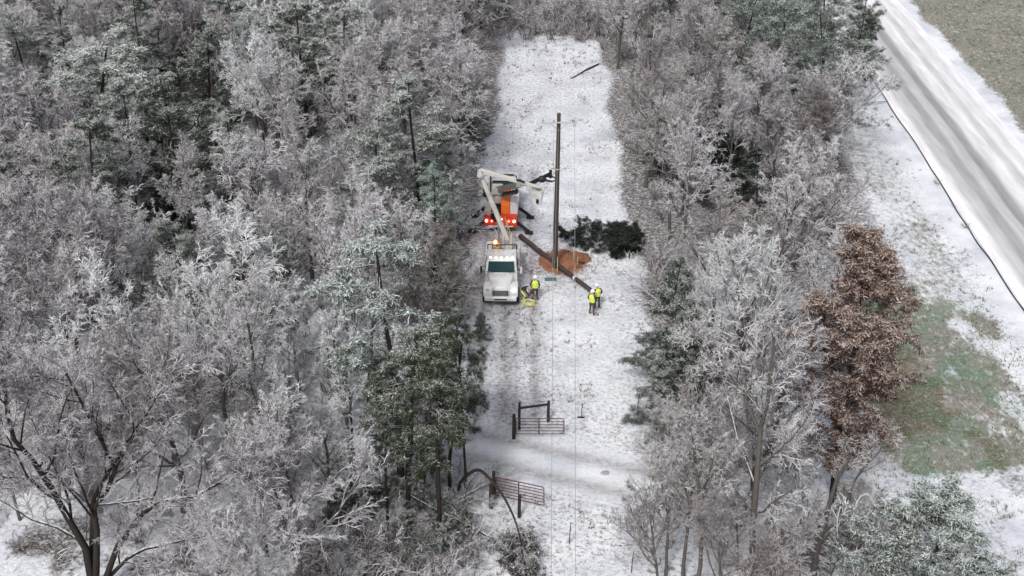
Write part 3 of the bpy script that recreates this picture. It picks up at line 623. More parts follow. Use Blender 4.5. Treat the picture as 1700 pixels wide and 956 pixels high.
def arch():
    p0, pk, p1, p2 = G(761, 826), AY(792, 780, G(775, 826).y), AY(835, 825, G(835, 850).y), AY(885, 862, G(880, 862).y)
    b = p0; g = Rig(700)
    pts = [Vector((0, 0, -.1)), AY(765, 800, b.y) - b, pk - b, AY(815, 797, G(815, 842).y) - b, AY(838, 828, G(838, 865).y) - b, AY(858, 872, G(858, 900).y) - b, AY(868, 922, G(868, 938).y) - b, AY(872, 955, G(872, 962).y) - b]
    sm = []; NP = len(pts)
    for i_ in range(NP - 1):
        q0, q1, q2, q3 = pts[max(i_ - 1, 0)], pts[i_], pts[i_ + 1], pts[min(i_ + 2, NP - 1)]
        for k_ in range(5):
            t_ = k_ / 5; sm.append(.5 * ((2 * q1) + (q2 - q0) * t_ + (2 * q0 - 5 * q1 + 4 * q2 - q3) * t_ ** 2 + (3 * q1 - q0 - 3 * q2 + q3) * t_ ** 3))
    sm.append(pts[-1]); m = MB().tube(sm, [.11 - .09 * k_ / len(sm) for k_ in range(len(sm))], 8)
    o = empty('bent_tree', b); m.build('trunk', M['post'], o, True)
    K = len(pts) - 1; B0 = dict(p=np.array([[list(q) for q in pts]]), r=np.array([[.1, .09, .085, .08, .065, .05, .035, .02]]), L=np.array([9.]))
    c = g.spawn(B0, 54, .68, 1, .9, .3, .26, .4, .3, up=-.25); A = g.grow(c[0], c[1], c[2], np.full(len(c[0]), .02), 4, .12, -.08, .4)
    c = g.spawn(A, 6, .2, 1, .7, .3, .5, .2, .6); B = g.grow(c[0], c[1], c[2], np.full(len(c[0]), .011), 3, .2, -.06, .5)
    C = np.concatenate([B['p'][:, -1], A['p'][:, -1]]); C = C[C[:, 2] > .1]
    V, Fq, mi = clumps(g, C, g.r.uniform(.14, .28, len(C)), 34, w=.014, snow=.75, third=.3)
    v, f = tubes([A, B], [4, 3])
    me = raw_mesh('crown', np.concatenate([V, v]), [Fq, f + len(V)], np.concatenate([mi, np.full(len(f), 3)]), mats=[M['black_needle'], M['needle_snow'], M['brown_leaf'], M['twig_dark']])
    link('crown', me, o); tag(o, 'thin dark tree bent by ice into an arch over the lower gate', 'tree')
arch()
fallen(815, 905, R(150), 5.5, 'dark_pine', 1, 'collapsed dark evergreen top left of the arched tree by the lower gate', z=.5, tiltdeg=75)
fallen(700, 870, R(30), 5.5, 'bare', 5, 'toppled frosted tree lying under the pine clump', z=.4, tiltdeg=80)
fallen(610, 930, R(-20), 4.5, 'dark_pine', 0, 'broken dark evergreen at the bottom edge left of the clearing', z=.4, tiltdeg=60, tint=GREY)

# ------------------------------------------------------------------ the woods round them
rng_ = random.Random(5)
LAND = [((92, 150), 'the tall snow laden pine at far left'), ((430, 150), 'the pale iced tree'), ((520, 60), 'the broad dark pine at the top'), ((320, 130), 'the dark pine in the shaded gap'),
        ((700, 230), 'the leaning snowy pine'), ((740, 110), 'the wide grey clearing corner tree'), ((312, 400), 'the left white capped pine tip'), ((442, 400), 'the right white capped pine tip'),
        ((640, 450), 'the pine with the long black trunk'), ((200, 800), 'the wide forked tree at bottom left'), ((700, 640), 'the pine clump above the arched tree'), ((60, 450), 'the picture\'s left edge mid height'),
        ((200, 560), 'the middle of the left woods'), ((470, 700), 'the snowy glade'), ((1090, 150), 'the beige drooping tree'), ((1320, 60), 'the row of frosted green trees'),
        ((1010, 60), 'the clearing\'s upper right corner'), ((1040, 250), 'the clearing edge past the pole'), ((1020, 400), 'the fallen evergreens'), ((1235, 450), 'the large white iced tree'),
        ((1430, 560), 'the brown leaved tree'), ((1400, 260), 'the road beside the upper right woods'), ((1130, 560), 'the dark green cedar'), ((1250, 850), 'the tall forked tree at bottom right'),
        ((1400, 830), 'the leaning forked tree'), ((1560, 880), 'the bottom right evergreen'), ((1250, 250), 'the middle of the right woods'), ((800, 340), 'the rear truck'), ((920, 20), 'the brushy far end of the clearing'), ((400, 880), 'the bottom edge near the clearing')]
from collections import Counter
seen_lab = {}
TW = {'GREY': 'grey', 'MAUVE': 'mauve', 'PALE': 'whitish', 'TEAL': 'blue grey', 'BEIGE': 'beige', 'DUSK': 'dusky'}
TV = dict(GREY=GREY, MAUVE=MAUVE, PALE=PALE, TEAL=TEAL, BEIGE=BEIGE, DUSK=DUSK)
def where(px, py):
    (lx, ly), ph = min(LAND, key=lambda l: (l[0][0] - px) ** 2 + ((l[0][1] - py) * 1.2) ** 2)
    dx, dy = px - lx, py - ly
    s = ''
    if dy < -45: s = 'above'
    elif dy > 45: s = 'below'
    if dx < -35: s = (s + ' left of') if s else 'left of'
    elif dx > 35: s = (s + ' right of') if s else 'right of'
    s = s.replace('above left of', 'up and left of').replace('above right of', 'up and right of').replace('below left of', 'down and left of').replace('below right of', 'down and right of')
    return (s or 'close beside') + ' ' + ph
def auto(kind, x, y, h, tn):
    px, py = proj((x, y, h * .7))
    desc = {'bare': 'frosted bare tree', 'brownish': 'brown twigged tree', 'ice': 'iced bare tree', 'sapling': 'thin frosted sapling', 'pine': 'snowy pine', 'dark_pine': 'dark pine', 'cedar': 'bushy evergreen', 'under': 'low dark evergreen', 'shade': 'near black evergreen', 'green_frost': 'frosted green tree', 'shrub': 'frosted shrub', 'dark_shrub': 'dark twiggy shrub'}[kind]
    if len(where(px, py).split()) > 12: pass
    lab = (TW[tn] + ' ' if kind in ('bare', 'ice', 'sapling', 'shrub') else '') + desc + ' ' + where(px, py)
    grp = desc + 's ' + ('in the left woods' if x < 2 else 'in the right woods')
    if len(lab.split()) > 15: lab = lab.split(' ', 1)[1] if lab.split()[0] in TW.values() else lab
    if 'shrub' in kind: grp = desc + 's at the wood edges'
    return lab, grp
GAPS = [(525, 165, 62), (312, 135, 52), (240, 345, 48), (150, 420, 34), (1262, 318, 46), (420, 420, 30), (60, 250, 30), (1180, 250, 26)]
def ok(x, y, d, allk=True):
    for (a, b_, k) in PLANTS:
        dd = d * (.75 if k == 'hero' else 1)
        if (a - x) ** 2 + (b_ - y) ** 2 < dd * dd: return False
    return True
def inview(x, y, h):
    a, b_ = proj((x, y, h)); c_, d_ = proj((x, y, 0))
    return -90 < a < 1790 and b_ < 990 and d_ > -60
def fill(n_try, dmin, kinds, region, hr, seed, bb=(-72, 36, 11, 116)):
    rg = random.Random(seed)
    for _ in range(n_try):
        x = rg.uniform(bb[0], bb[1]); y = rg.uniform(bb[2], bb[3])
        if not region(x, y): continue
        kind, var = kinds(x, y, rg); y0_ = y; y = yn(y); h = rg.uniform(*hr) * (1 if kind not in ('cedar',) else .7)
        if not inview(x, y, h) or not ok(x, y, dmin): continue
        px, py = proj((x, y, h * .8))
        # keep trees from covering what the photograph shows free
        if 560 < px < 1100 and 480 < py and kind not in ('shrub', 'dark_shrub') and h > 3.2: continue
        t_, p_ = proj((x, y, 0))
        tx, ty = proj((x, y, h))
        if 1290 < tx < 1580 and 400 < ty < 780 and y0_ < 40: continue
        if any((px - gx) ** 2 + (py - gy) ** 2 < gr * gr for gx, gy, gr in GAPS) and kind not in ('shade', 'shrub', 'dark_shrub'): continue
        if t_ < 440 and p_ > 905 and kind != 'dark_shrub': continue
        if 780 < px < 1030 and y0_ < 78 : continue
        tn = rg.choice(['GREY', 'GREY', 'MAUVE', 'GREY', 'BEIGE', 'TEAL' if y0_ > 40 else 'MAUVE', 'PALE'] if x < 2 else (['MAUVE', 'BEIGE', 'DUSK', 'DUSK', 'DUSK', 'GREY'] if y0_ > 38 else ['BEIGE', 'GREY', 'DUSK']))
        lab, grp = auto(kind, x, y, h, tn)
        nm = {'bare': 'bare_tree', 'brownish': 'bare_tree', 'ice': 'bare_tree', 'sapling': 'sapling', 'pine': 'pine_tree', 'dark_pine': 'pine_tree', 'cedar': 'evergreen_tree', 'under': 'evergreen_tree', 'green_frost': 'evergreen_tree', 'shrub': 'shrub', 'dark_shrub': 'shrub'}[kind]
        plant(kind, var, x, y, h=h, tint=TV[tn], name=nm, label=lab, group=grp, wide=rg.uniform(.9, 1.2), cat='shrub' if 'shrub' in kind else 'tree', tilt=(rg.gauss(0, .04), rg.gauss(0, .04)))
def reg_left(x, y): return x < cl_(y) - 2.0 and not (x > -9 and y < 30)
def reg_right(x, y): return CR + 1.6 < x < min(road_x(y) - (5.6 if y > 44 else 7.5), 14.5 + max(0, y - 20) * .28) 
def reg_far(x, y): return CL - 2 < x < CR + 2 and y > 96
def k_left(x, y, rg):
    q = rg.random(); near = y < 34
    if near: return ('bare', rg.randrange(7)) if q < .72 else (('ice', rg.randrange(3)) if q < .77 else ('sapling', rg.randrange(3)))
    if q < .60: return 'bare', rg.randrange(7)
    if q < .65: return 'brownish', rg.randrange(2)
    if q < .71: return 'ice', rg.randrange(3)
    if q < .80: return 'bare', rg.randrange(7)
    if q < .88: return 'pine', rg.randrange(4)
    if q < .93: return 'dark_pine', rg.randrange(2)
    return 'cedar', rg.randrange(2)
def k_right(x, y, rg):
    q = rg.random()
    if y > 70 and x > 12 and q < .5: return 'green_frost', rg.randrange(2)
    if q > .84: return 'brownish', rg.randrange(2)
    return 'bare', rg.randrange(7)
    if q < .88: return 'ice', 1
    return ('pine', rg.randrange(4)) if q < .94 else ('dark_pine', 1)
fill(3500, 3.45, k_left, reg_left, (10.5, 14), 11)
fill(2600, 3.3, k_right, reg_right, (9.5, 12.5), 12)
fill(120, 4.5, k_left, reg_far, (9, 12), 13)
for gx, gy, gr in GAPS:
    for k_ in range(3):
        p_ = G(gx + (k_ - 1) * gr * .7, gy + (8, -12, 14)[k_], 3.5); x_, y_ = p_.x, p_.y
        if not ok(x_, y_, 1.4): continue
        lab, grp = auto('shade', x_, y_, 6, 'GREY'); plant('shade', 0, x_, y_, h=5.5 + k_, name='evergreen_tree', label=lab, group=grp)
fill(900, 2.3, lambda x, y, rg: rg.choice([('under', 0), ('under', 1), ('under', 0), ('sapling', 1), ('under', 1)]), lambda x, y: reg_left(x, y) and y > 38, (4.5, 7), 21)
fill(500, 2.3, lambda x, y, rg: rg.choice([('under', 0), ('sapling', 1), ('sapling', 0), ('under', 1)]), lambda x, y: reg_right(x, y) and y > 38, (4, 6.5), 22)
fill(1500, 1.9, lambda x, y, rg: rg.choice([('sapling', 0), ('sapling', 1), ('shrub', 0), ('shrub', 2), ('sapling', 0)]), lambda x, y: CR + 1.2 < x < 17 + max(0, y - 20) * .28 and y < 40, (2.6, 6), 23, (9, 22, 14, 40))
fill(900, 2.5, lambda x, y, rg: ('bare', rg.randrange(7)), lambda x, y: reg_left(x, y) and y < 42, (7.5, 11), 26, (-34, -5, 14, 42))
fill(900, 2.0, lambda x, y, rg: rg.choice([('sapling', 0), ('sapling', 1), ('shrub', 2)]), lambda x, y: x < -10 and y < 38, (2.6, 5.5), 24, (-32, -8, 14, 38))
def low_left(x, y):
    q = proj((x, yn(y), 0)); return 540 < q[0] < 800 and 800 < q[1] < 1000
fill(1400, .95, lambda x, y, rg: rg.choice([('dark_shrub', 0), ('dark_shrub', 1), ('shrub', 0), ('under', 0), ('sapling', 0), ('sapling', 1)]), low_left, (1.3, 3.1), 25, (-9, 0, 18, 27))
EDGE = lambda x, y: (cl_(y) - 3.0 < x < cl_(y) - .3 or CR + .8 < x < CR + 3.0) and y > 24
fill(900, 1.9, lambda x, y, rg: rg.choice([('shrub', 0), ('shrub', 2), ('dark_shrub', 0), ('shrub', 1), ('dark_shrub', 1)]), EDGE, (1.4, 3.2), 14, (-6, 12, 24, 84))
fill(160, 2.2, lambda x, y, rg: rg.choice([('shrub', 0), ('dark_shrub', 1), ('shrub', 2)]), lambda x, y: x < CL - 1 and y < 34 and x > -30, (1.0, 2.2), 15, (-30, -3, 15, 34))
fill(110, 2.2, lambda x, y, rg: rg.choice([('shrub', 0), ('shrub', 1), ('dark_shrub', 1)]), lambda x, y: CR + 1 < x < 20 and y < 36, (1.2, 2.4), 16, (9, 20, 15, 36))
fill(420, 1.4, lambda x, y, rg: rg.choice([('dark_shrub', 0), ('dark_shrub', 1), ('shrub', 1)]), lambda x, y: CL - 1 < x < CR + 1 and 81 < y < 100, (1.2, 2.6), 17, (-3, 10.5, 80.5, 100))
from collections import defaultdict
dd_ = defaultdict(list)
for o_ in COL.objects:
    if 'label' in o_.keys() and o_.get('category') in ('tree', 'shrub') and 'group' in o_.keys(): dd_[o_['label']].append(o_)
for lb, os_ in dd_.items():
    if len(os_) < 2: continue
    px_ = {o_: proj(o_.location) for o_ in os_}
    for wd_, key_ in (('leftmost', lambda q: px_[q][0]), ('rightmost', lambda q: -px_[q][0]), ('nearest', lambda q: -px_[q][1]), ('farthest', lambda q: px_[q][1]), ('second nearest', lambda q: -px_[q][1]), ('second farthest', lambda q: px_[q][1])):
        if not os_: break
        if len(os_) == 1 and wd_ == 'nearest': q = os_.pop(); q['label'] = 'middle ' + lb; break
        q = min(os_, key=key_); os_.remove(q); q['label'] = wd_ + ' ' + lb
for o_ in COL.objects:
    if 'label' in o_.keys() and 'group' in o_.keys() and len(o_['label'].split()) > 16: o_['label'] = o_['label'].replace(' frosted', '').replace(' bare', '').replace('close ', '').replace(' of the ', ' of ', 1) if len(o_['label'].replace(' frosted', '').replace(' bare', '').split()) > 16 else o_['label'].replace(' frosted', '').replace(' bare', '')
print('PLANTS', len(PLANTS), Counter(k for _, _, k in PLANTS))

# dead grass tufts poking through the snow
def tufts():
    r = np.random.default_rng(8); n = 15000
    x = r.uniform(-16, 33, n); y = r.uniform(19, 90, n)
    dens = vnoise(x * .5, y * .5, 3) * .6 + vnoise(x * 1.7, y * 1.7, 5) * .4
    lane = np.abs(y - (27.4 - (x - 2) * .28)) < 2.2
    xr = road_x(y); ok_ = (dens > .55) & ~(lane & (x > -7) & (x < 11)) & (x < xr - .8)
    x, y = x[ok_], y[ok_]; n = len(x); m = 7
    y = yn(y); z = terrain(x, y) - .06
    c = np.repeat(np.stack([x, y, z], 1), m, 0); sz = np.repeat(r.uniform(.08, .30, n), m)
    a = r.uniform(0, 6.283, n * m); out = np.stack([np.cos(a), np.sin(a)], 1)
    root = c.copy(); root[:, :2] += r.normal(0, .06, (n * m, 2)); tip = root.copy(); tip[:, :2] += out * (sz * r.uniform(.3, 1.2, n * m))[:, None]; tip[:, 2] += sz * r.uniform(.4, 1.1, n * m)
    s = np.stack([-out[:, 1], out[:, 0], np.zeros(n * m)], 1) * (.014 + .02 * r.random((n * m, 1)))
    V = np.stack([root - s, root + s, tip], 1).reshape(-1, 3)
    mat = pmat('dead_grass', (.17, .14, .11), var=.5, scale=1.5, rough=.9)
    me = raw_mesh('dead_grass', V, [np.arange(n * m * 3).reshape(-1, 3)], mats=[mat])
    tag(link('dead_grass', me), 'tufts of dead grass and weeds poking through the snow', 'grass', kind='stuff')
tufts()
def verge_grass():
    r = np.random.default_rng(18); n = 26000
    x = r.uniform(17, 60, n); y = r.uniform(24, 100, n); xr = road_x(y)
    m1 = (x < xr - 2) & (y < 46) & (x > 18.5 + (fbm(x * .4, y * .4, 3) - .5) * 3); m2 = x > xr + 10.5
    k = (m1 | m2) & (fbm(x * .5, y * .5, 88) + r.normal(0, .08, n) > .42); x, y = x[k], yn(y[k]); n = len(x); m = 5
    c = np.repeat(np.stack([x, y, terrain(x, y) - .06], 1), m, 0); a_ = r.uniform(0, 6.283, n * m); out = np.stack([np.cos(a_), np.sin(a_)], 1); sz = r.uniform(.08, .24, n * m)
    root = c.copy(); root[:, :2] += r.normal(0, .09, (n * m, 2)); tip = root.copy(); tip[:, :2] += out * (sz * .8)[:, None]; tip[:, 2] += sz
    s_ = np.stack([-out[:, 1], out[:, 0], np.zeros(n * m)], 1) * .025
    V = np.stack([root - s_, root + s_, tip], 1).reshape(-1, 3)
    me = raw_mesh('verge_grass', V, [np.arange(n * m * 3).reshape(-1, 3)], mats=[pmat('verge_grass', (.09, .14, .05), var=.55, scale=.35, rough=.9)])
    tag(link('verge_grass', me), 'rough green and straw grass on the verge and field beside the road', 'grass', kind='stuff')
verge_grass()
def litter():
    """twigs and leaf litter on the forest floor"""
    r = np.random.default_rng(9); n = 9000
    x = r.uniform(-50, 30, n); y = r.uniform(18, 95, n)
    dens = fbm(x * .22, y * .22, 41); inw = (x < CL - .5) | ((x > CR + .5) & (x < road_x(y) - 6.5) & ~((x > 19) & (y < 44)))
    k = inw & (dens + r.normal(0, .05, n) > .44); x, y = x[k], yn(y[k]); n = len(x)
    a = r.uniform(0, 3.1416, n); L_ = r.uniform(.25, 1.3, n); d = np.stack([np.cos(a), np.sin(a), r.normal(0, .1, n)], 1)
    g = Rig(3); P = np.stack([x, y, terrain(x, y) + .03], 1)
    B = g.grow(P, nrm(d), L_, r.uniform(.012, .035, n), 3, .2, 0, .5); v, f = tubes([B], [3])
    tag(link('fallen_twigs', raw_mesh('fallen_twigs', v, [f], mats=[M['twig_dark']])), 'broken twigs scattered on the snowy forest floor', 'twigs', kind='stuff')
litter()
# ------------------------------------------------------------------ vehicle and object materials
M['white_paint'] = pmat('white_truck_paint', (.60, .61, .63), rough=.3, spec=.4, var=.08, scale=2.5, dirt=.45, dirtcol=(.36, .34, .31))
M['boom_white'] = pmat('boom_fibreglass', (.50, .50, .47), rough=.45, var=.08, scale=3, dirt=.25, dirtcol=(.38, .37, .33))
M['orange'] = pmat('orange_paint', (.75, .16, .03), rough=.4, var=.1)
M['grille'] = pmat('grille_mesh', (.05, .06, .08), rough=.4, var=.2)
M['red'] = pmat('red_paint', (.55, .045, .02), rough=.35, var=.15, dirt=.2)
M['black'] = pmat('black_steel', (.018, .018, .02), rough=.5, var=.3)
M['rubber'] = pmat('tyre_rubber', (.02, .02, .022), rough=.85, var=.3)
M['steel'] = pmat('grey_steel', (.35, .36, .37), rough=.35, metal=.6, var=.1)
M['chrome'] = pmat('chrome', (.55, .56, .58), rough=.2, metal=.9, var=.05)
M['glass'] = pmat('windscreen_glass', (.012, .04, .048), rough=.55, var=.3, spec=.08)
M['lamp'] = emat('headlamp_glow', (.9, .9, .85), (1, .96, .88), 9)
M['lampoff'] = pmat('lamp_glass', (.35, .37, .38), rough=.15, spec=.6)
M['marker'] = emat('marker_lamp', (.9, .8, .6), (1, .85, .6), 2.5)
M['tail'] = emat('tail_lamp', (.8, .1, .08), (1, .12, .08), 5)
M['tailwhite'] = emat('work_lamp', (.9, .8, .8), (1, .86, .82), 9)
M['beacon'] = emat('amber_beacon', (.9, .4, .05), (1, .48, .08), 9)
M['beige'] = pmat('beige_steel', (.45, .36, .22), rough=.5, var=.15, dirt=.3)
M['wood'] = snowtop('old_pole_wood', (.055, .048, .042), lo=.8, hi=1.1, scale=3)
M['new_wood'] = snowtop('new_pole_wood', (.055, .042, .04), lo=1.05, hi=1.5, scale=3)
M['rust'] = pmat('rusty_gate', (.10, .05, .045), rough=.8, var=.4, dirt=.3, dirtcol=(.04, .02, .02))
M['dirt'] = pmat('orange_clay', (.22, .10, .055), rough=.95, var=.35, scale=4, dirt=.25, dirtcol=(.10, .045, .025), bump=.6)
M['hivis'] = pmat('hi_vis_yellow', (.58, .72, .07), rough=.7, var=.12, scale=9)
M['reflect'] = pmat('reflective_tape', (.7, .72, .68), rough=.35, var=.05)
M['cloth_dark'] = pmat('dark_jacket', (.03, .03, .035), rough=.9, var=.3, scale=9)
M['trouser'] = pmat('dark_trouser', (.05, .045, .045), rough=.9, var=.3, scale=9)
M['trouser_brown'] = pmat('brown_trouser', (.085, .06, .055), rough=.9, var=.3, scale=9)
M['skin'] = pmat('skin', (.5, .3, .22), rough=.6, var=.08)
M['boot'] = pmat('boot_leather', (.03, .022, .018), rough=.7, var=.2)
M['hat'] = pmat('hard_hat', (.78, .78, .76), rough=.35, var=.04, spec=.5)
M['glove'] = pmat('work_glove', (.32, .25, .15), rough=.9, var=.1)
M['eye'] = pmat('eye_dark', (.03, .02, .02), rough=.3)
M['rope'] = pmat('yellow_rope', (.62, .60, .22), rough=.8, var=.2)
M['snow'] = pmat('lying_snow', (.76, .77, .81), rough=.8, var=.05, bump=.4)
M['wire'] = pmat('wire', (.30, .30, .31), rough=.5, var=.1)
M['cable'] = pmat('black_cable', (.02, .02, .022), rough=.6, var=.3)
M['grey_plastic'] = pmat('tarp_green', (.08, .16, .14), rough=.6, var=.3)

def wheel(parent, x, y, r=.5, wdt=.3, side=1, z=None):
    z = r if z is None else z
    t = MB(); n = 24
    prof = [(-.5, .60), (-.5, .9), (-.38, 1.0), (.38, 1.0), (.5, .9), (.5, .60)]
    rings = []
    for k in range(n):
        a = 2 * math.pi * k / n
        rings.append([t.bm.verts.new((p[0] * wdt, p[1] * r * math.cos(a), p[1] * r * math.sin(a))) for p in prof])
    for k in range(n):
        A, B = rings[k], rings[(k + 1) % n]
        for j in range(len(prof) - 1): t.bm.faces.new((A[j], A[j + 1], B[j + 1], B[j]))
    w_ = t.build('wheel', M['rubber'], parent, False, (x, y, z))
    rm = MB(); rm.tube([(-.4 * wdt, 0, 0), (.36 * wdt, 0, 0)], r * .6, 18)
    rm.tube([(.36 * wdt * side, 0, 0), (.5 * wdt * side, 0, 0)], r * .22, 10)
    for k in range(8):
        a = k * math.pi / 4; rm.ball((.38 * wdt * side, r * .4 * math.cos(a), r * .4 * math.sin(a)), .025, n=4)
    rm.build('rim', M['steel'], w_)
    return w_

# ------------------------------------------------------------------ white bucket truck, facing the camera
def cab_parts(T, paint, hood=True):
    """conventional cab seen from the front, nose at y=0, facing -y"""
    # bonnet: a tapering loft with rounded crown
    m = MB(); secs = [(.12, .50, .78, 1.20, 1.26), (.35, .56, .74, 1.36, 1.43), (.9, .66, .74, 1.52, 1.60), (1.9, .86, .74, 1.70, 1.80)]
    rings = []
    for y, hw, z0, z1, zc in secs:
        rings.append([m.bm.verts.new(v) for v in ((-hw, y, z0), (-hw, y, z1 - .10), (-hw * .9, y, z1), (-hw * .45, y, zc), (0, y, zc + .015), (hw * .45, y, zc), (hw * .9, y, z1), (hw, y, z1 - .10), (hw, y, z0))])
    for a, b_ in zip(rings, rings[1:]):
        for k in range(8): m.bm.faces.new((a[k], a[k + 1], b_[k + 1], b_[k]))
    m.bm.faces.new(rings[0]); m.build('hood', paint, T, True)
    for s in (-1, 1):
        f = MB(); n = 10
        pr = [(.16, .62), (.12, .95), (.22, 1.16), (.5, 1.30), (1.0, 1.36), (1.45, 1.28), (1.75, 1.02), (1.8, .8), (1.58, .8), (1.42, 1.0), (1.1, 1.1), (.75, 1.08), (.5, .95), (.42, .62)]
        xs_ = (s * .56, s * 1.12); f.prism(pr, min(xs_), max(xs_), bev=.05); f.build('fender', paint, T, True)
        l = MB(); l.ball((s * .83, .24, 1.10), .17, (1.0, .45, .78), 10); l.build('headlight', M['lamp'] if s > 0 else M['lampoff'], T, True)
        wheel(T, s * .98, 1.12, .50, .30, s)
        mi = MB(); mi.box(s * 1.30 - .07, s * 1.30 + .07, 1.98, 2.06, 1.62, 2.16, .02); mi.tube([(s * 1.02, 2.15, 2.12), (s * 1.30, 2.02, 2.10)], .02, 6); mi.tube([(s * 1.02, 2.15, 1.7), (s * 1.30, 2.02, 1.7)], .02, 6)
        mi.build('side_mirror', M['white_paint'] if s > 0 else M['black'], T)
    g = MB(); g.box(-.50, .50, .06, .12, .80, 1.16, .03); gr = g.build('grille', M['grille'], T)
    g = MB()
    for k in range(5): g.box(-.40, .40, .035, .058, .84 + k * .065, .865 + k * .065)
    g.build('grille_bar', M['steel'], gr)
    b_ = MB(); b_.prism([(-.12, .42), (-.14, .62), (-.06, .74), (.2, .74), (.2, .42)], -1.03, 1.03, bev=.04); bm_ = b_.build('bumper', M['white_paint'], T, True)
    b_ = MB(); b_.box(-.42, .42, -.155, -.13, .52, .62, .01); b_.build('bumper_opening', M['black'], bm_)
    # cabin
    c = MB(); ins = lambda p: .10 * max(0, (p[1] - 1.7)) / .9
    c.prism([(1.85, .75), (1.85, 1.74), (2.28, 2.50), (2.42, 2.62), (3.55, 2.66), (3.62, 2.55), (3.62, .75)], -1.06, 1.06, bev=.05, inset=ins); c.build('cab', paint, T, True)
    ws = MB(); vs = [(-.88, 1.842, 1.80), (.88, 1.842, 1.80), (.82, 2.235, 2.44), (-.82, 2.235, 2.44)]
    fw = [ws.bm.verts.new(Vector(v) + Vector((0, -.02, .012))) for v in vs]; ws.bm.faces.new(fw)
    bk = [ws.bm.verts.new(Vector(v) + Vector((0, .01, -.005))) for v in vs]; ws.bm.faces.new(bk[::-1])
    for k in range(4): ws.bm.faces.new((fw[k], bk[k], bk[(k + 1) % 4], fw[(k + 1) % 4]))
    wnd = ws.build('windshield', M['glass'], T)
    wp = MB(); wp.tube([(-.6, 1.815, 1.82), (-.05, 1.90, 1.98)], .012, 5); wp.tube([(.2, 1.815, 1.82), (.75, 1.90, 1.98)], .012, 5); wp.build('wiper', M['black'], wnd)
    for s in (-1, 1):
        d = MB(); x = 1.075; ux = 1.0
        d.box(s * x - .012, s * x + .012, 2.15, 3.2, .85, 1.72, .01); dd = d.build('door', paint, T)
        q = MB(); vs = [(s * 1.062, 2.15, 1.78), (s * 1.062, 3.15, 1.78), (s * .995, 3.15, 2.38), (s * .995, 2.42, 2.38)]
        a = [q.bm.verts.new(Vector(v) + Vector((s * .012, 0, 0))) for v in vs]; q.bm.faces.new(a); e_ = [q.bm.verts.new(Vector(v) - Vector((s * .02, 0, 0))) for v in vs]; q.bm.faces.new(e_[::-1])
        for k in range(4): q.bm.faces.new((a[k], e_[k], e_[(k + 1) % 4], a[(k + 1) % 4]))
        q.build('side_window', M['glass'], dd)
        h = MB(); h.box(s * 1.10 - .015, s * 1.10 + .015, 3.0, 3.14, 1.5, 1.54); h.build('handle', M['black'], dd)
    for k in range(5):
        l = MB(); l.ball((-.72 + k * .36, 2.40, 2.66), .055, (1.3, 1, .7), 6); l.build('marker_light', M['marker'], T, True)

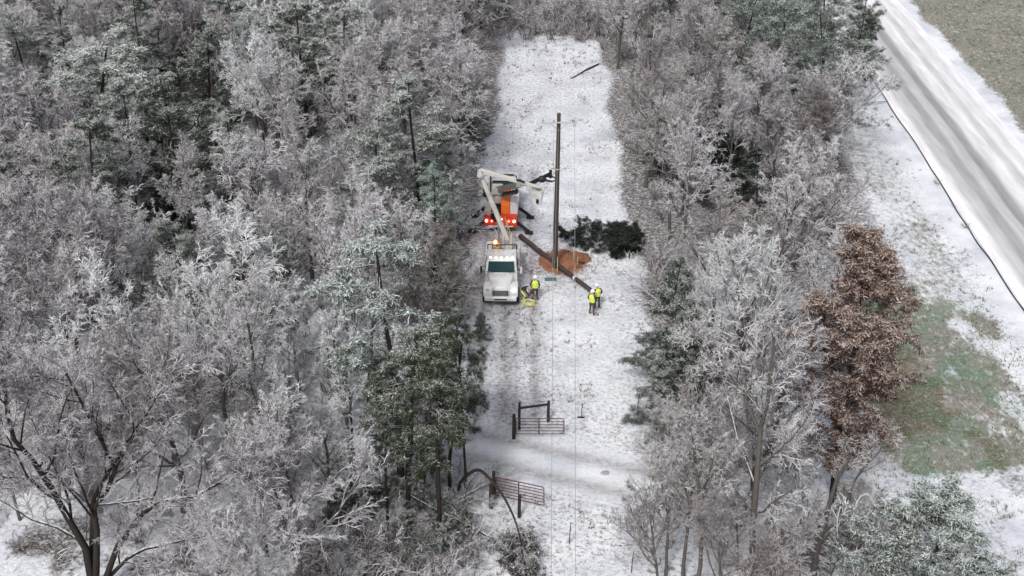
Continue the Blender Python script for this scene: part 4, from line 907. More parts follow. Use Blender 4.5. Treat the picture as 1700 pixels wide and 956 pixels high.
def bucket_truck():
    o = G(831, 512); T = empty('bucket_truck', (o.x, o.y + .1, 0), R(-1.5))
    tag(T, 'white bucket truck facing the camera with its boom raised over the pole', 'truck')
    cab_parts(T, M['white_paint'])
    def allch(o_):
        for q_ in o_.children:
            yield q_; yield from allch(q_)
    for q_ in list(allch(T)):
        if q_.name.split('.')[0] == 'wheel': q_.location.y = .86; q_.location.x *= 1.06; continue
        if q_.name.split('.')[0] == 'rim': continue
        for v_ in q_.data.vertices:
            v_.co.y = v_.co.y * .78 if v_.co.y < 1.85 else v_.co.y - .407
            v_.co.z = v_.co.z * .93 + .14
    f = MB(); f.box(-.42, .42, .3, 6.2, .52, .74); f.build('chassis', M['black'], T)
    for s in (-1, 1):
        b_ = MB(); x0, x1 = sorted((s * .62, s * 1.16)); b_.box(x0, x1, 3.7, 6.3, .78, 1.55, .03); bb = b_.build('tool_bin', M['white_paint'], T)
        for k in range(2):
            d = MB(); d.box(s * 1.165 - .012, s * 1.165 + .012, 3.8 + k * 1.25, 4.9 + k * 1.25, .86, 1.48, .01); d.build('bin_door', M['white_paint'], bb)
        for dy in (5.2,):
            wheel(T, s * .88, dy, .50, .5, s)
    d = MB(); d.box(-.61, .61, 3.7, 6.3, .95, 1.05); d.build('deck', M['steel'], T)
    # headache rack with amber beacon, beige hydraulic gear
    r_ = MB()
    for s in (-1, 1): r_.tube([(s * .95, 3.5, 1.4), (s * .95, 3.5, 2.75)], .04, 6)
    r_.tube([(-.95, 3.5, 2.75), (.95, 3.5, 2.75)], .04, 6); r_.tube([(-.95, 3.5, 2.35), (.95, 3.5, 2.35)], .03, 6); r_.build('cab_rack', M['black'], T)
    b_ = MB(); b_.box(-.75, -.12, 3.4, 3.6, 2.79, 2.85, .01); bs = b_.build('beacon_bar', M['orange'], T)
    b_ = MB(); b_.tube([(-.45, 3.5, 2.85), (-.45, 3.5, 2.96), (-.45, 3.5, 3.04)], [.10, .10, .06], 10); b_.build('beacon', M['beacon'], bs, True)
    for i, (x, y, z0, z1) in enumerate([(-.38, 4.5, 1.05, 1.9), (-.3, 5.3, 1.05, 1.7)]):
        c = MB(); c.box(x - .16, x + .16, y - .25, y + .25, z0, z1, .03); c.build('control_valve', M['beige'], T)
    # turret
    tb = Vector((.30, 4.9, 1.05))
    t = MB(); t.tube([tb, tb + Vector((0, 0, .35))], .45, 16); t.tube([tb + Vector((0, 0, .35)), tb + Vector((0, 0, .9))], [.32, .26], 14)
    t.box(tb.x - .32, tb.x - .2, tb.y - .3, tb.y + .3, tb.z + .8, tb.z + 1.75, .02); t.box(tb.x + .2, tb.x + .32, tb.y - .3, tb.y + .3, tb.z + .8, tb.z + 1.75, .02)
    t.build('turret', M['boom_white'], T)
    rz = Matrix.Rotation(-T.rotation_euler.z, 3, 'Z')
    def L(px, py, Y): p = rz @ (AY(px, py, Y) - T.location); return p
    base = tb + Vector((0, 0, 1.35))
    elbow = L(797, 288, T.location.y + 4.9)
    h = MB(); h.tube([tb + Vector((-.5, -.2, .9)), base.lerp(elbow, .38) + Vector((0, -.05, -.1))], .06, 8); h.build('lift_cylinder', M['steel'], T)
    lb = MB(); lb.beam(base, elbow, .30, .24, .34, .27, bev=.03); lbo = lb.build('lower_boom', M['boom_white'], T)
    e_ = MB(); e_.tube([elbow + Vector((0, -.32, 0)), elbow + Vector((0, .32, 0))], .19, 14); e_.tube([elbow + Vector((0, -.36, 0)), elbow + Vector((0, .36, 0))], .09, 8); e_.build('elbow_joint', M['boom_white'], lbo)
    poleY = G(921, 445).y
    tip = L(897, 311, poleY - .3)
    ub = MB(); e2 = elbow + Vector((0, .3, .08)); mid = e2.lerp(tip, .62); ub.beam(e2, mid, .25, .22, .32, .27, bev=.03); ub.beam(mid, tip, .18, .15, .21, .17, bev=.02); ubo = ub.build('upper_boom', M['boom_white'], T)
    k_ = MB(); k_.beam(e2.lerp(tip, .60) + Vector((0, -.2, .18)), e2.lerp(tip, .74) + Vector((0, -.2, .16)), .06, .06, .12, .12); k_.build('boom_latch', M['black'], ubo)
    c = MB(); c.tube([base + Vector((.1, .1, .2)), base.lerp(elbow, .3) + Vector((.35, 0, .3)), base + Vector((.5, -.2, -.4)), tb + Vector((.45, -.2, .3))], .03, 6); c.build('hose', M['beige'], T)
    for k_, (x_, y_) in enumerate(((-.2, 4.0), (-.5, 4.2), (-.75, 4.9), (.85, 4.0))):
        c = MB(); c.tube([(x_, y_, 1.5), (x_ + .1, y_ + .1, 2.0 + .1 * k_), (x_ + .3, y_ + .35, 1.9), (x_ + .35, y_ + .5, 1.4)], .035, 6); c.build('hose', M['beige'] if k_ % 2 else M['black'], T)
    # bucket hanging at the tip
    bc = tip + Vector((-.18, -.05, -.62)); b_ = MB(); prof = []
    vs = []
    for z, s in ((-.55, .30), (.45, .40), (.5, .43), (.5, .37), (-.45, .27)):
        vs.append([b_.bm.verts.new(bc + Vector((sx * s, sy * s * .8, z))) for sx, sy in ((-1, -.7), (-.7, -1), (.7, -1), (1, -.7), (1, .7), (.7, 1), (-.7, 1), (-1, .7))])
    for a, q in zip(vs, vs[1:]):
        for k in range(8): b_.bm.faces.new((a[k], a[(k + 1) % 8], q[(k + 1) % 8], q[k]))
    b_.bm.faces.new(vs[0][::-1]); b_.bm.faces.new(vs[-1]); bo = b_.build('bucket', M['white_paint'], ubo)
    s_ = MB(); s_.box(bc.x - .09, bc.x + .09, bc.y - .375, bc.y - .34, bc.z - .35, bc.z - .05, .01); s_.build('bucket_step', M['black'], bo)
    return T
bucket_truck()

# ------------------------------------------------------------------ rear truck with red tail and digger boom, tail to the camera
def digger_truck():
    o = G(831, 387); T = empty('digger_truck', (o.x, o.y, 0), R(-3)); loc = T.location
    tag(T, 'rear digger truck with red tail, orange locker and outriggers spread on the snow', 'truck')
    rz = Matrix.Rotation(-T.rotation_euler.z, 3, 'Z')
    def L(px, py, Y): return rz @ (AY(px, py, Y) - loc)
    f = MB(); f.box(-.45, .45, .2, 8.2, .55, .85); f.build('chassis', M['black'], T)
    d = MB(); d.box(-1.15, 1.15, .15, 5.4, .87, 1.02, .02); d.build('deck', M['black'], T)
    # red tail with chevron shaped frame
    b_ = MB(); b_.box(-1.2, 1.2, -.1, .18, .50, .86, .04); b_.box(-1.2, -.72, -.05, .9, .86, 1.35, .05); b_.box(.0, 1.2, -.05, .9, .86, 1.30, .08); rb = b_.build('tail_body', M['red'], T)
    for x, m in ((-1.0, 'tailwhite'), (-.62, 'tail'), (.05, 'tailwhite'), (.98, 'tailwhite'), (.6, 'tail')):
        l = MB(); l.ball((x, -.10, 1.02 if abs(x) > .3 else 1.15), .085, (1, .6, 1), 8); l.build('tail_light', M[m], T, True)
    b_ = MB(); b_.box(-.9, .9, -.14, -.105, .56, .64); b_.build('reflector_strip', M['reflect'], rb)
    b_ = MB(); b_.box(.0, .63, .95, 4.6, 1.02, 2.0, .04); b_.build('orange_locker', M['orange'], T)
    b_ = MB(); b_.box(.66, 1.2, .9, 2.6, 1.02, 2.15, .04); wc = b_.build('white_cabinet', M['white_paint'], T)
    b_ = MB(); b_.box(.72, 1.14, .885, .90, 1.1, 2.05, .005); b_.build('cabinet_door', M['white_paint'], wc)
    b_ = MB(); b_.box(.66, 1.2, 2.75, 5.2, 1.02, 1.6, .04); b_.build('tool_bin', M['white_paint'], T)
    b_ = MB(); b_.box(-1.2, -.72, 1.0, 5.2, 1.02, 1.55, .04); b_.build('tool_bin', M['boom_white'], T)
    b_ = MB(); b_.box(-.6, .05, 1.5, 2.3, 1.03, 1.35, .06); b_.box(-.55, -.1, 2.5, 3.0, 1.03, 1.5, .05); b_.build('winch', M['black'], T)
    for s in (-1, 1):
        for y in (2.0,): wheel(T, s * .92, y, .5, .5, s)
        wheel(T, s * .98, 6.9, .5, .3, s)
        for y, dx, dy in ((.35, 1.0, -.25), (3.9, 1.0, -.15)):
            l = MB(); foot = Vector((s * (1.05 + dx), y + dy, .06)); l.beam((s * .85, y, 1.05), foot + Vector((0, 0, .08)), .24, .2, .22, .2, bev=.02)
            l.box(foot.x - .28, foot.x + .28, foot.y - .25, foot.y + .25, .02, .12, .02); l.build('outrigger', M['black'], T)
    # turret + boom
    tb = Vector((-.35, 2.2, 1.0)); t = MB(); t.tube([tb, tb + Vector((0, 0, .5)), tb + Vector((0, 0, 1.3))], [.5, .4, .3], 16); t.box(tb.x - .4, tb.x + .4, tb.y - .45, tb.y + .45, tb.z + 1.2, tb.z + 1.7, .05); t.build('turret', M['boom_white'], T)
    t = MB(); t.box(tb.x - 1.0, tb.x - .5, tb.y - .3, tb.y + .3, tb.z + .9, tb.z + 1.1, .03); t.box(tb.x - 1.02, tb.x - .92, tb.y - .3, tb.y + .3, tb.z + 1.1, tb.z + 1.7, .03); t.build('operator_seat', M['black'], T)
    py_ = G(921, 445).y
    a = tb + Vector((0, 0, 1.45)); k1 = L(884, 303, py_ + 1.6); tip = L(914, 288, py_ + .35)
    bo = MB(); bo.beam(a + (a - k1).normalized() * .5, a.lerp(k1, .62), .36, .34, .42, .4, bev=.02); lbm = bo.build('boom', M['steel'], T)
    bo = MB(); bo.beam(a.lerp(k1, .60), k1, .26, .24, .30, .28, bev=.02); bo.build('boom_extension', M['boom_white'], lbm)
    bo = MB(); bo.beam(k1 + Vector((-.15, 0, -.1)), tip, .28, .2, .30, .22, bev=.02); bo.tube([tip + Vector((0, -.15, .3)), tip + Vector((0, -.1, -.25))], .1, 8)
    bo.build('boom_tip', M['black'], lbm)
    cl = MB(); c = tip + Vector((-.25, -.1, -.35))
    for s in (-1, 1):
        cl.tube([c + Vector((-.2, 0, .2)), c + Vector((.0, s * .35, .05)), c + Vector((.35, s * .38, 0)), c + Vector((.6, s * .2, 0))], [.07, .08, .07, .04], 6)
    cl.ball(c + Vector((-.3, 0, -.02)), .24, (1.2, 1, 1), 8); cl.build('pole_claw', M['black'], lbm)
    au = MB(); p0 = a.lerp(k1, .15) + Vector((0, -.1, -.45)); p1 = a.lerp(k1, .6) + Vector((0, -.1, -.42)); au.tube([p0, p1], .05, 8)
    dvec = (p1 - p0); ax = dvec.normalized(); u = ax.orthogonal().normalized(); v = ax.cross(u); n = 60; prev = None
    for k in range(n + 1):
        th = k / n * 2 * math.pi * 5; c0 = p0 + dvec * (k / n); q = (au.bm.verts.new(c0 + (u * math.cos(th) + v * math.sin(th)) * .04), au.bm.verts.new(c0 + (u * math.cos(th) + v * math.sin(th)) * .2))
        if prev: au.bm.faces.new((prev[0], prev[1], q[1], q[0]))
        prev = q
    au.build('auger', M['black'], lbm)
    # cab, seen from behind
    c = MB(); c.prism([(5.6, .8), (5.6, 2.62), (5.75, 2.72), (6.95, 2.68), (7.35, 1.8), (7.35, .8)], -1.08, 1.08, bev=.06); c.build('cab', M['white_paint'], T, True)
    c = MB(); c.box(-.8, .8, 5.565, 5.60, 1.85, 2.4, .01); c.build('rear_window', M['glass'], T)
    c = MB(); c.prism([(7.3, .8), (7.3, 1.72), (8.9, 1.45), (9.0, .8)], -.85, .85, bev=.08); c.build('hood', M['white_paint'], T, True)
    c = MB(); c.box(-.75, .75, 5.72, 5.9, 2.74, 2.86, .03); c.build('light_bar', M['black'], T)
    c = MB()
    for s in (-1, 1): c.tube([(s * .95, 5.3, 1.02), (s * .95, 5.3, 2.9)], .05, 6)
    c.tube([(-.95, 5.3, 2.9), (.95, 5.3, 2.9)], .05, 6); c.tube([(-.95, 5.3, 2.3), (.95, 5.3, 2.3)], .04, 6); c.build('cab_rack', M['black'], T)
    l = MB(); l.box(-1.12, -.9, 6.1, 6.3, 2.75, 2.85); 
    l.build('beacon_base', M['orange'], T)
    return T
DT = digger_truck()
for q_ in DT.children_recursive:
    nm_ = q_.name.split('.')[0]
    if nm_ == 'wheel': q_.location.y *= .68; continue
    if nm_ in ('rim', 'turret', 'operator_seat', 'boom', 'boom_extension', 'boom_tip', 'pole_claw', 'auger', 'tail_light'): continue
    for v_ in q_.data.vertices: v_.co.y *= .68

# ------------------------------------------------------------------ poles, wires, dirt
PB = G(921, 446); PH = 11.8
def pole():
    T = empty('utility_pole', PB); topv = AY(928, 188, PB.y) - PB
    tag(T, 'tall dark utility pole standing in the dirt mound with a thin crossarm', 'pole')
    n = 14; m = MB(); m.tube([Vector((0, 0, -.2)).lerp(topv, k / n) for k in range(n + 1)], [.19 - .07 * k / n for k in range(n + 1)], 14); m.build('pole_shaft', M['wood'], T, True)
    m = MB(); z = topv.z - .55; x = topv.x * .95; m.box(x - 1.15, x + 1.15, -.26, -.16, z - .035, z + .035, .01); ca = m.build('crossarm', pmat('weathered_crossarm', (.42, .43, .42), rough=.8, var=.2), T)
    for dx in (-1.02, -.32, 1.0):
        i_ = MB(); i_.tube([(x + dx, -.21, z + .05), (x + dx, -.21, z + .12), (x + dx, -.21, z + .2)], [.03, .05, .03], 8); i_.build('insulator', M['steel'], ca)
    for s in (-1, 1):
        b_ = MB(); b_.tube([(x + s * .55, -.2, z - .04), (x, -.16, z - .6)], .014, 5); b_.build('brace', M['steel'], ca)
    g = MB(); g.tube([(-.03, -.2, 0), (-.03 + topv.x * .5, -.18, topv.z * .5), (topv.x * .92, -.15, topv.z * .92)], .012, 5); g.build('ground_wire', M['wire'], T)
    g = MB(); q = Vector((0, 0, 0)).lerp(topv, .66); g.tube([q + Vector((0, 0, -.04)), q + Vector((0, 0, .04))], .175, 14); g.build('steel_band', M['beige'], T)
    return Vector((PB.x + x, PB.y - .21, z + .2))
XA = pole()
def wire(nm, lab, a, b_, sag, r_=.012):
    pts = []
    for k in range(25):
        t = k / 24; p = a.lerp(b_, t); p.z -= sag * 4 * t * (1 - t); pts.append(p)
    m = MB(); m.tube(pts, r_, 5); tag(m.build('overhead_wire', M['wire'], None), lab, 'wire', 'overhead wires along the clearing')
e1 = AY(913, 990, 12.5); e2 = AY(955, 990, 12.5)
def far_end(px, h, Y=-12.0):
    d = ray(px, 980); return Vector((px, Y, h))
def wire_from(px_bottom, a):
    # keep the line's height near the arm while it passes the bottom edge of the picture
    hh = 10.6; p = G(px_bottom, 956, hh); d = p - a; return a + d * 1.9
wa = Vector((XA.x - .32, XA.y, XA.z)); wb = Vector((XA.x + 1.0, XA.y, XA.z))
wire('w', 'left thin overhead wire running down the clearing from the crossarm', wa, wire_from(915, wa), .35)
wire('w', 'right thin overhead wire running down the clearing from the crossarm', wb, wire_from(956, wb), .35)

def mound():
    T = G(936, 432); n = 40; k = 14; vs = []; r = np.random.default_rng(2)
    V = [(0, 0, .42)]; Fs = []
    for j in range(1, k + 1):
        for i in range(n):
            a = i * 2 * math.pi / n; q = j / k; rad = 1 + .22 * math.sin(a * 2 + 1) + .12 * math.sin(a * 5) + .06 * math.sin(a * 9 + 2) + .05 * math.sin(a * 17)
            x = math.cos(a) * q * rad * 1.25 * 1.25; y = math.sin(a) * q * rad * 1.3 * 1.25
            z = .42 * (1 - q ** 1.6) + r.normal(0, .04) * (1 - q) ** .3 + .05 * math.sin(a * 3 + q * 9) - (.09 if j == k else 0)
            V.append((x, y, z + .0))
    tri = [(0, 1 + i, 1 + (i + 1) % n) for i in range(n)]
    qd = [(1 + (j - 1) * n + i, 1 + j * n + i, 1 + j * n + (i + 1) % n, 1 + (j - 1) * n + (i + 1) % n) for j in range(1, k) for i in range(n)]
    o = link('dirt_mound', raw_mesh('dirt_mound', V, [np.array(tri), np.array(qd)], mats=[M['dirt']], smooth=True), None, (T.x, T.y, .0))
    tag(o, 'low mound of orange brown clay dug out around the pole foot', 'dirt mound')
    C = []; rr = random.Random(4)
    m = MB()
    for _ in range(26):
        a = rr.uniform(0, 6.28); q = rr.uniform(.9, 2.3); s = rr.uniform(.02, .07)
        m.ball((T.x + math.cos(a) * q * 1.2, T.y + math.sin(a) * q * .8, .03), s, (1, rr.uniform(.6, 1.2), .6), 4)
    tag(m.build('clay_clods', M['dirt'], None), 'small clods of orange clay scattered round the mound', 'clods', kind='stuff')
mound()
def lying_pole():
    a, b_ = G(864, 396), G(981, 489); a.z = .2; b_.z = .34
    o = empty('lying_pole', a); d = b_ - a; n = 10
    m = MB(); m.tube([d * (k / n) + Vector((0, 0, -.04 * math.sin(k / n * 3.14))) for k in range(n + 1)], [.19 - .05 * k / n for k in range(n + 1)], 12)
    m.build('pole_shaft', M['new_wood'], o, True)
    q = d * .79; m = MB(); m.tube([q - d.normalized() * .07, q + d.normalized() * .07], .175, 12); m.build('tape_band', M['reflect'], o)
    tag(o, 'long dark replacement pole lying slantwise across the snow by the dirt mound', 'pole')
lying_pole()
m = MB(); p = G(925, 447) + Vector((0, -.35, 0)); m.tube([p, p + Vector((.0, 0, .9)), p + Vector((.0, 0, 1.15))], [.035, .035, .03], 6)
tag(m.build('measuring_stake', M['beige'], None), 'short pale stake upright in front of the pole foot', 'stake')
for (px, py, hh, lab) in [(951, 440, .8, 'orange tan shovel handle upright at the right of the mound'), (958, 444, .7, 'tan digging bar upright beside the shovel at the mound')]:
    p = G(px, py); o = empty('digging_tool', p); m = MB(); m.tube([(0, 0, .1), (.04, 0, hh + .2)], .03, 6); m.build('handle', M['beige'], o)
    m = MB(); m.box(-.1, .1, -.02, .02, -.02, .25, .01, taper=(.7, 1)); m.build('blade', M['rust'], o); tag(o, lab, 'tool')
m = MB(); p = G(960, 437); m.tube([p + Vector((-.3, 0, .08)), p + Vector((.45, -.1, .1))], .08, 7); tag(m.build('wood_block', M['post'], None), 'short dark timber lying at the right edge of the dirt mound', 'timber')
m = MB(); p = G(914, 464); m.box(p.x - .4, p.x + .4, p.y - .22, p.y + .22, 0, .05, .02); tag(m.build('ground_mat', M['grey_plastic'], None), 'small dark green mat on the snow between pole and workers', 'mat')

# ------------------------------------------------------------------ gates and stakes
def gate(p_hinge, p_end, rails, h, label, T=None):
    d = p_end - p_hinge; Ln = Vector((d.x, d.y, 0)).length; o = empty('farm_gate', (p_hinge.x, p_hinge.y, 0), math.atan2(d.y, d.x)); tag(o, label, 'gate')
    z0 = .28; m = MB(); rr = .028
    m.tube([(.12, 0, z0), (.12, 0, z0 + h)], rr, 8); m.tube([(.12, 0, z0 + h), (Ln - .1, 0, z0 + h), (Ln - .02, 0, z0 + h - .08), (Ln, 0, z0 + .05), (Ln, 0, z0)], rr, 8)
    m.build('gate_frame', M['rust'], o)
    for k in range(rails):
        z = z0 + h * (k / rails) ; q = MB(); q.tube([(.12, 0, z), (Ln, 0, z)], rr * .8, 6); q.build('rail', M['rust'], o)
    q = MB(); q.box(Ln * .5 - .035, Ln * .5 + .035, -.045, -.025, z0 - .03, z0 + h + .03); q.build('brace', M['rust'], o)
    return o
def posto(px, py, h, label, r_=.11):
    p = G(px, py); m = MB(); m.tube([(0, 0, -.1), (0, 0, h * .5), (.01, 0, h)], [r_, r_ * .95, r_ * .9], 10); m.tube([(.01, 0, h), (.01, 0, h + .04)], [r_ * .95, r_ * .5], 10)
    o = m.build('fence_post', M['post'], None, False, (p.x, p.y, 0)); tag(o, label, 'post', 'wooden posts by the two gates'); return p
h1 = posto(853, 727, 1.55, 'stout dark hinge post of the upper gate', .1)
e1_ = G(936, 727); gate(h1, Vector((e1_.x, e1_.y + .0, 0)), 5, 1.02, 'rusty tubular farm gate standing open on the near side of the clearing, upper one')
pa = posto(862, 712, 1.75, 'left dark post of the sloping rail brace behind the upper gate', .08); pb = posto(910, 699, 1.35, 'right dark post of the sloping rail brace behind the upper gate', .09)
m = MB(); m.beam(Vector((pa.x, pa.y, 1.40)), Vector((pb.x, pb.y, 1.15)), .1, .1); tag(m.build('brace_rail', M['post'], None), 'sloping dark rail between the two posts behind the upper gate', 'rail')
h2 = posto(820, 828, 1.75, 'tall dark hinge post of the lower gate', .09); posto(815, 843, 1.5, 'dark post left of the lower gate beneath the arched tree', .1)
posto(862, 858, 1.35, 'dark post in front of the lower gate where the arched tree rests', .09)
e2_ = G(903, 846); gate(h2, Vector((e2_.x, e2_.y, 0)), 6, 1.15, 'rusty tubular farm gate swung toward the camera beside the arched tree, lower one')
for i, (px, py, h, lab) in enumerate([(965, 692, .95, 'thin stake in the snow right of the upper gate'), (1058, 684, 1.05, 'thin stake at the right edge of the clearing level with the upper gate'), (945, 902, 1.3, 'thin stake between the two wires near the bottom edge'), (1048, 950, 1.3, 'thin stake at the bottom edge right of the wires'), (901, 478, .01, '')]):
    if not lab: continue
    p = G(px, py); m = MB(); m.tube([(0, 0, -.1), (.02, 0, h * .6), (.05, 0, h)], [.025, .022, .018], 6); m.tube([(0.01, 0, h * .55), (.09, .02, h * .72)], .012, 5); o = m.build('fence_stake', M['post'], None, False, (p.x, p.y, 0)); tag(o, lab, 'stake')
m = MB(); p = G(965, 693); m.box(p.x - .22, p.x + .2, p.y - .05, p.y + .04, .0, .05, .015); tag(m.build('wood_plank', M['post'], None), 'short board lying at the foot of the stake right of the upper gate', 'board')
m = MB(); a, b_ = G(948, 131), G(993, 107); m.tube([a + Vector((0, 0, .08)), a.lerp(b_, .5) + Vector((0, .1, .15)), b_ + Vector((0, 0, .1))], [.07, .1, .13], 8); tag(m.build('fallen_log', M['bark'], None), 'slim fallen log lying on the snow near the far end of the clearing', 'log')
m = MB(); p = G(1004, 786); m.ball(Vector((p.x, p.y, .02)), .2, (1.2, .8, .5), 7); m.ball(Vector((p.x + .1, p.y + .06, .02)), .14, (1, 1, .7), 6); tag(m.build('rock', pmat('grey_rock', (.3, .3, .33), rough=.9, bump=.5), None), 'small grey rock on the snowy lane right of the wires', 'rock')
# black cable along the road
ln = [(1440, 118), (1452, 137), (1480, 181), (1541, 272), (1575, 328), (1604, 376), (1645, 435), (1687, 499), (1720, 550), (1790, 660)]
pts = []; P_ = [G(*q) for q in ln]
for a, b_ in zip(P_, P_[1:]):
    for k in range(6): pts.append(a.lerp(b_, k / 6))
for i, q in enumerate(pts): q.z = .07 + .03 * math.sin(i * 1.3); q.x += .04 * math.sin(i * .9)
m = MB(); m.tube(pts, .04, 7); tag(m.build('fallen_cable', M['cable'], None), 'long black cable lying in the snow along the near road edge', 'cable')
a, b_ = G(1422, 178), G(1470, 171); m = MB(); m.tube([a + Vector((0, 0, .25)), a.lerp(b_, .5) + Vector((0, 0, .3)), b_ + Vector((0, 0, .15))], [.09, .07, .04], 7)
m.tube([a.lerp(b_, .4) + Vector((0, 0, .28)), a.lerp(b_, .62) + Vector((0, .5, .35))], [.04, .02], 5); tag(m.build('broken_branch', M['bark'], None), 'broken dark branch jutting from the woods to the roadside cable', 'branch')
for i, (px, py, lab) in enumerate([(1556, 305, 'dark clod beside the roadside cable, upper one'), (1600, 378, 'dark brush clump beside the roadside cable, lower one')]):
    p = G(px, py); ms = VAR['dark_shrub'][i]; o = empty('weed_clump', p, i); o.scale = (.4, .4, .25)
    for me, nm in zip(ms, ('stem', 'crown')): link(nm, me, o)
    tag(o, lab.replace('clod', 'weed clump'), 'weed')

# ------------------------------------------------------------------ people
def person(loc, rz, joints, label, trouser='trouser', jacket='cloth_dark', vest=True, hat='hat', sleeves='cloth_dark'):
    J = joints; T = empty('person', loc, rz); tag(T, label, 'person', 'utility workers in hi vis vests' if vest else None)
    names = ['pelvis', 'waist', 'chest', 'neck', 'head', 'crown', 'hipL', 'kneeL', 'ankL', 'toeL', 'hipR', 'kneeR', 'ankR', 'toeR', 'shL', 'elL', 'wrL', 'palL', 'shR', 'elR', 'wrR', 'palR']
    rad = dict(pelvis=.145, waist=.14, chest=.165, neck=.06, head=.10, crown=.085, hipL=.10, hipR=.10, kneeL=.068, kneeR=.068, ankL=.055, ankR=.055, toeL=.045, toeR=.045, shL=.075, shR=.075, elL=.052, elR=.052, wrL=.036, wrR=.036, palL=.04, palR=.04)
    ed = [('pelvis', 'waist'), ('waist', 'chest'), ('chest', 'neck'), ('neck', 'head'), ('head', 'crown'), ('pelvis', 'hipL'), ('hipL', 'kneeL'), ('kneeL', 'ankL'), ('ankL', 'toeL'), ('pelvis', 'hipR'), ('hipR', 'kneeR'), ('kneeR', 'ankR'), ('ankR', 'toeR'),
          ('chest', 'shL'), ('shL', 'elL'), ('elL', 'wrL'), ('wrL', 'palL'), ('chest', 'shR'), ('shR', 'elR'), ('elR', 'wrR'), ('wrR', 'palR')]
    co = [Vector(J[n]) for n in names]; E = [(names.index(a), names.index(b_)) for a, b_ in ed]
    RR = [rad[n] for n in names]; kind = list(names)
    for s in 'LR':
        p = Vector(J['pal' + s]); w_ = Vector(J['wr' + s]); d = (p - w_).normalized(); sd_ = d.cross(Vector((0, 1, 0))); sd_ = sd_.normalized() if sd_.length > .1 else Vector((1, 0, 0))
        for k, (off, ln_) in enumerate([(-.036, .065), (-.012, .08), (.012, .085), (.034, .075)]):
            i = len(co); co.append(p + sd_ * off + d * .035); co.append(p + sd_ * off * 1.15 + d * (.035 + ln_ * .55) + Vector((0, -.008, 0))); co.append(p + sd_ * off * 1.2 + d * (.035 + ln_) + Vector((0, -.03, 0)))
            RR += [.012, .010, .008]; kind += ['pal' + s] * 3; E += [(names.index('pal' + s), i), (i, i + 1), (i + 1, i + 2)]
        i = len(co); co.append(p - sd_ * .05 + d * .0 + Vector((0, -.02, 0))); co.append(p - sd_ * .07 + d * .045 + Vector((0, -.035, 0))); RR += [.013, .010]; kind += ['pal' + s] * 2; E += [(names.index('pal' + s), i), (i, i + 1)]
    me = bpy.data.meshes.new('body_cage'); me.from_pydata([tuple(c) for c in co], E, []); tmp = bpy.data.objects.new('tmp', me); COL.objects.link(tmp)
    sk = tmp.modifiers.new('s', 'SKIN'); 
    for i, r_ in enumerate(RR): me.skin_vertices[0].data[i].radius = (r_, r_); 
    me.skin_vertices[0].data[0].use_root = True; sk.use_smooth_shade = True
    sub = tmp.modifiers.new('u', 'SUBSURF'); sub.levels = 1
    dg = bpy.context.evaluated_depsgraph_get(); bm_ = bpy.data.meshes.new_from_object(tmp.evaluated_get(dg)); bpy.data.objects.remove(tmp)
    bm_.name = 'body'; bm_.materials.clear()
    for k in (jacket, trouser, 'skin', 'boot', 'glove', sleeves): bm_.materials.append(M[k])
    segs = [(co[a], co[b_], kind[b_] if a != 0 or b_ > 1 else 'waist', kind[a]) for a, b_ in E]
    mp = dict(waist=0, chest=0, neck=2, head=2, crown=2, hipL=1, hipR=1, kneeL=1, kneeR=1, ankL=1, ankR=1, toeL=3, toeR=3, shL=5, shR=5, elL=5, elR=5, wrL=5, wrR=5, palL=4, palR=4)
    for f in bm_.polygons:
        c = f.center; best = (9, 0)
        for a, b_, kb, ka in segs:
            d = b_ - a; t = max(0, min(1, (c - a).dot(d) / max(d.length_squared, 1e-9))); q = (c - a - d * t).length
            if q < best[0]: best = (q, mp[kb] if not (kb in ('ankL', 'ankR') and t > .8) else 3)
        f.material_index = best[1]; f.use_smooth = True
    link('body', bm_, T)
    # face
    hd, cr = Vector(J['head']), Vector(J['crown']); upv = (cr - Vector(J['neck'])).normalized(); fw = Vector((0, -1, 0)); fw = (fw - upv * fw.dot(upv)).normalized(); sdv = upv.cross(fw)
    m = MB(); m.ball(hd + fw * .105, .018, (1, 1.2, 1.4), 6); m.ball(hd + sdv * .1, .025, (.5, 1, 1.4), 6); m.ball(hd - sdv * .1, .025, (.5, 1, 1.4), 6); m.build('face', M['skin'], T, True)
    m = MB()
    for s in (-1, 1): m.ball(hd + fw * .092 + sdv * .035 * s + upv * .025, .011, n=5)
    m.ball(hd + fw * .094 - upv * .045, .012, (2.2, .6, .5), 5); m.build('eyes_and_mouth', M['eye'], T, True)
    # hard hat
    hm = MB(); n = 16; rings = []
    for q, (rr_, zz_) in enumerate([(.165, .0), (.135, .015), (.13, .06), (.105, .12), (.06, .15), (.012, .16)]):
        rings.append([hm.bm.verts.new(hd + upv * (.06 + zz_) + (sdv * math.cos(2 * math.pi * k / n) + fw * math.sin(2 * math.pi * k / n) * 1.12) * rr_ + (fw * .03 if q == 0 and math.sin(2 * math.pi * k / n) > .3 else Vector())) for k in range(n)])
    for a, b_ in zip(rings, rings[1:]):
        for k in range(n): hm.bm.faces.new((a[k], a[(k + 1) % n], b_[(k + 1) % n], b_[k]))
    hm.bm.faces.new(rings[-1]); hm.bm.faces.new(rings[0][::-1]); hm.build('hard_hat', M[hat], T, True)
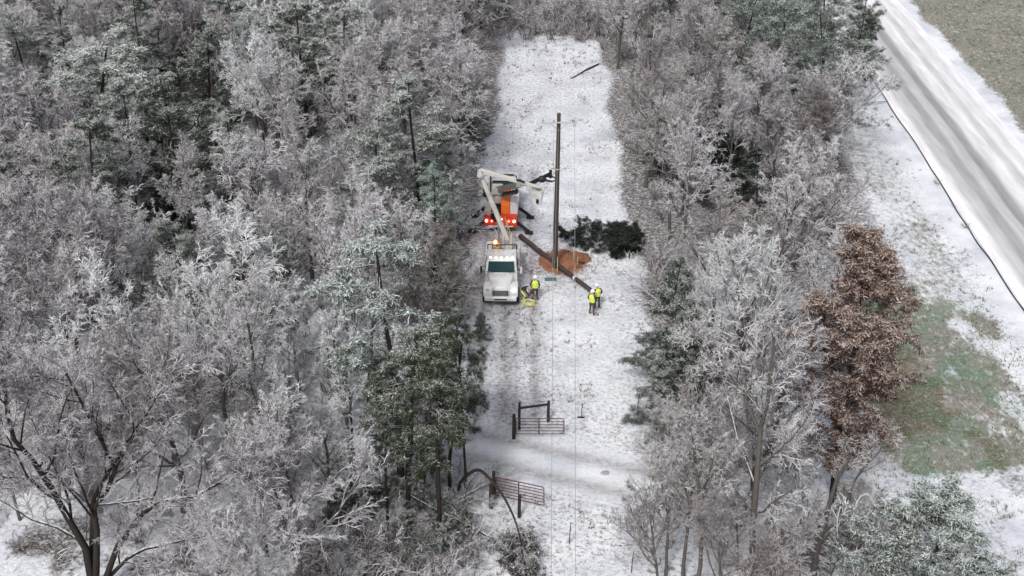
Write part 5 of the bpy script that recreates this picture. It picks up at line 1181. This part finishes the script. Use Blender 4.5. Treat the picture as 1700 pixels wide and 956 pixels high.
    if vest:
        pv, wa_, ch, nk = (Vector(J[k]) for k in ('pelvis', 'waist', 'chest', 'neck')); v = MB(); n = 18
        path = [(pv.lerp(wa_, .15), .215, .17), (wa_, .205, .165), (ch.lerp(wa_, .3), .225, .18), (ch, .235, .185), (ch.lerp(nk, .45), .20, .14), (ch.lerp(nk, .8), .11, .10)]
        ax_ = Vector(J['shR']) - Vector(J['shL']); rings = []
        for i, (c, a, b_) in enumerate(path):
            up_ = (path[min(i + 1, 5)][0] - path[max(i - 1, 0)][0]).normalized(); x_ = (ax_ - up_ * ax_.dot(up_)).normalized(); y_ = up_.cross(x_)
            rings.append([v.bm.verts.new(c + x_ * math.cos(2 * math.pi * k / n) * a + y_ * math.sin(2 * math.pi * k / n) * b_) for k in range(n)])
        for a, b_ in zip(rings, rings[1:]):
            for k in range(n): v.bm.faces.new((a[k], a[(k + 1) % n], b_[(k + 1) % n], b_[k]))
        vo = v.build('vest', M['hivis'], T, True)
        s_ = MB(); rg_ = []
        for c, a, b_ in ((wa_ + Vector((0, 0, .02)), .218, .178), (wa_ + Vector((0, 0, .07)), .222, .182)):
            rg_.append([s_.bm.verts.new(c + ax_.normalized() * math.cos(2 * math.pi * k / n) * a + Vector((0, 1, 0)) * math.sin(2 * math.pi * k / n) * b_) for k in range(n)])
        for k in range(n): s_.bm.faces.new((rg_[0][k], rg_[0][(k + 1) % n], rg_[1][(k + 1) % n], rg_[1][k]))
        s_.build('reflective_strip', M['reflect'], vo)
    return T
STAND = dict(pelvis=(0, 0, .96), waist=(0, 0, 1.14), chest=(0, .01, 1.36), neck=(0, 0, 1.54), head=(0, -.02, 1.66), crown=(0, -.015, 1.74),
    hipL=(-.11, 0, .88), kneeL=(-.13, -.02, .50), ankL=(-.15, .01, .10), toeL=(-.16, -.15, .05), hipR=(.11, 0, .88), kneeR=(.13, -.02, .50), ankR=(.15, .01, .10), toeR=(.17, -.15, .05),
    shL=(-.21, .01, 1.43), elL=(-.31, .02, 1.17), wrL=(-.26, -.10, .97), palL=(-.25, -.13, .90), shR=(.21, .01, 1.43), elR=(.31, .02, 1.17), wrR=(.26, -.10, .97), palR=(.25, -.13, .90))
p = G(888, 499); person((p.x, p.y, .02), R(176), STAND, 'person in yellow vest standing alone beside the white truck, dark trousers')
S2 = dict(STAND); S2.update(elL=(-.30, -.02, 1.18), wrL=(-.22, -.22, 1.06), palL=(-.19, -.28, 1.03), kneeR=(.14, -.05, .5))
p = G(982, 523); person((p.x, p.y, .02), R(140), S2, 'person in yellow vest, front left one of the pair at the lying pole end', trouser='trouser_brown')
S3 = dict(STAND); S3.update(head=(.02, -.06, 1.65), crown=(.03, -.06, 1.73), wrR=(.20, -.25, 1.05), palR=(.17, -.31, 1.03))
p = G(991, 513); person((p.x, p.y, .02), R(205), S3, 'person in yellow vest, right one of the pair at the lying pole, partly hidden')
BEND = dict(pelvis=(0, .22, .72), waist=(0, .12, .87), chest=(0, -.12, .98), neck=(0, -.28, 1.03), head=(0, -.39, 1.00), crown=(0, -.46, 1.03),
    hipL=(-.12, .2, .68), kneeL=(-.17, -.14, .45), ankL=(-.16, .06, .10), toeL=(-.18, -.1, .05), hipR=(.12, .2, .68), kneeR=(.18, -.12, .45), ankR=(.17, .1, .10), toeR=(.2, -.06, .05),
    shL=(-.21, -.14, .97), elL=(-.25, -.30, .74), wrL=(-.14, -.44, .55), palL=(-.12, -.48, .49), shR=(.21, -.14, .97), elR=(.26, -.30, .74), wrR=(.14, -.46, .55), palR=(.12, -.50, .49))
M['pale_trouser'] = pmat('pale_yellow_overtrouser', (.50, .50, .18), rough=.8, var=.2)
p = G(871, 500); person((p.x, p.y + .1, .02), R(60), BEND, 'person in black jacket crouching over yellow rope beside the white truck', trouser='pale_trouser', vest=False, hat='cloth_dark')
def rope():
    p = G(876, 505); rr = random.Random(3); pts = []
    for k in range(90):
        a = k * .42; q = .16 + .22 * abs(math.sin(k * 1.37 + .3 * k * k % 3)) ; pts.append(Vector((p.x + math.cos(a) * q * 1.3 + .1 * math.sin(k * .11), p.y + math.sin(a) * q, .05 + .10 * abs(math.sin(k * .23)) + rr.uniform(0, .03))))
    m = MB(); m.tube(pts, .018, 6); tag(m.build('rope_pile', M['rope'], None), 'tangled pale yellow rope heaped on the snow by the crouching worker', 'rope')
rope()
# brush beside the white truck
for i, (px, py, s, lab) in enumerate([(797, 458, .6, 'dark brush tuft at the left flank of the white truck, near its cab'), (789, 478, .7, 'grey brush tuft left of the white truck front wheel')]):
    p = G(px, py); ms = VAR['dark_shrub'][i]; o = empty('weed_clump', p, i); o.scale = (s, s, s * .6)
    for me, nm in zip(ms, ('stem', 'crown')): link(nm, me, o)
    tag(o, lab, 'weed')
# small bush at the clearing edge below the truck
p = G(797, 560); o = plant('cedar', 0, p.x, p.y, h=2.0, name='shrub', label='small round evergreen bush at the left clearing edge below the white truck', cat='shrub', wide=1.3)
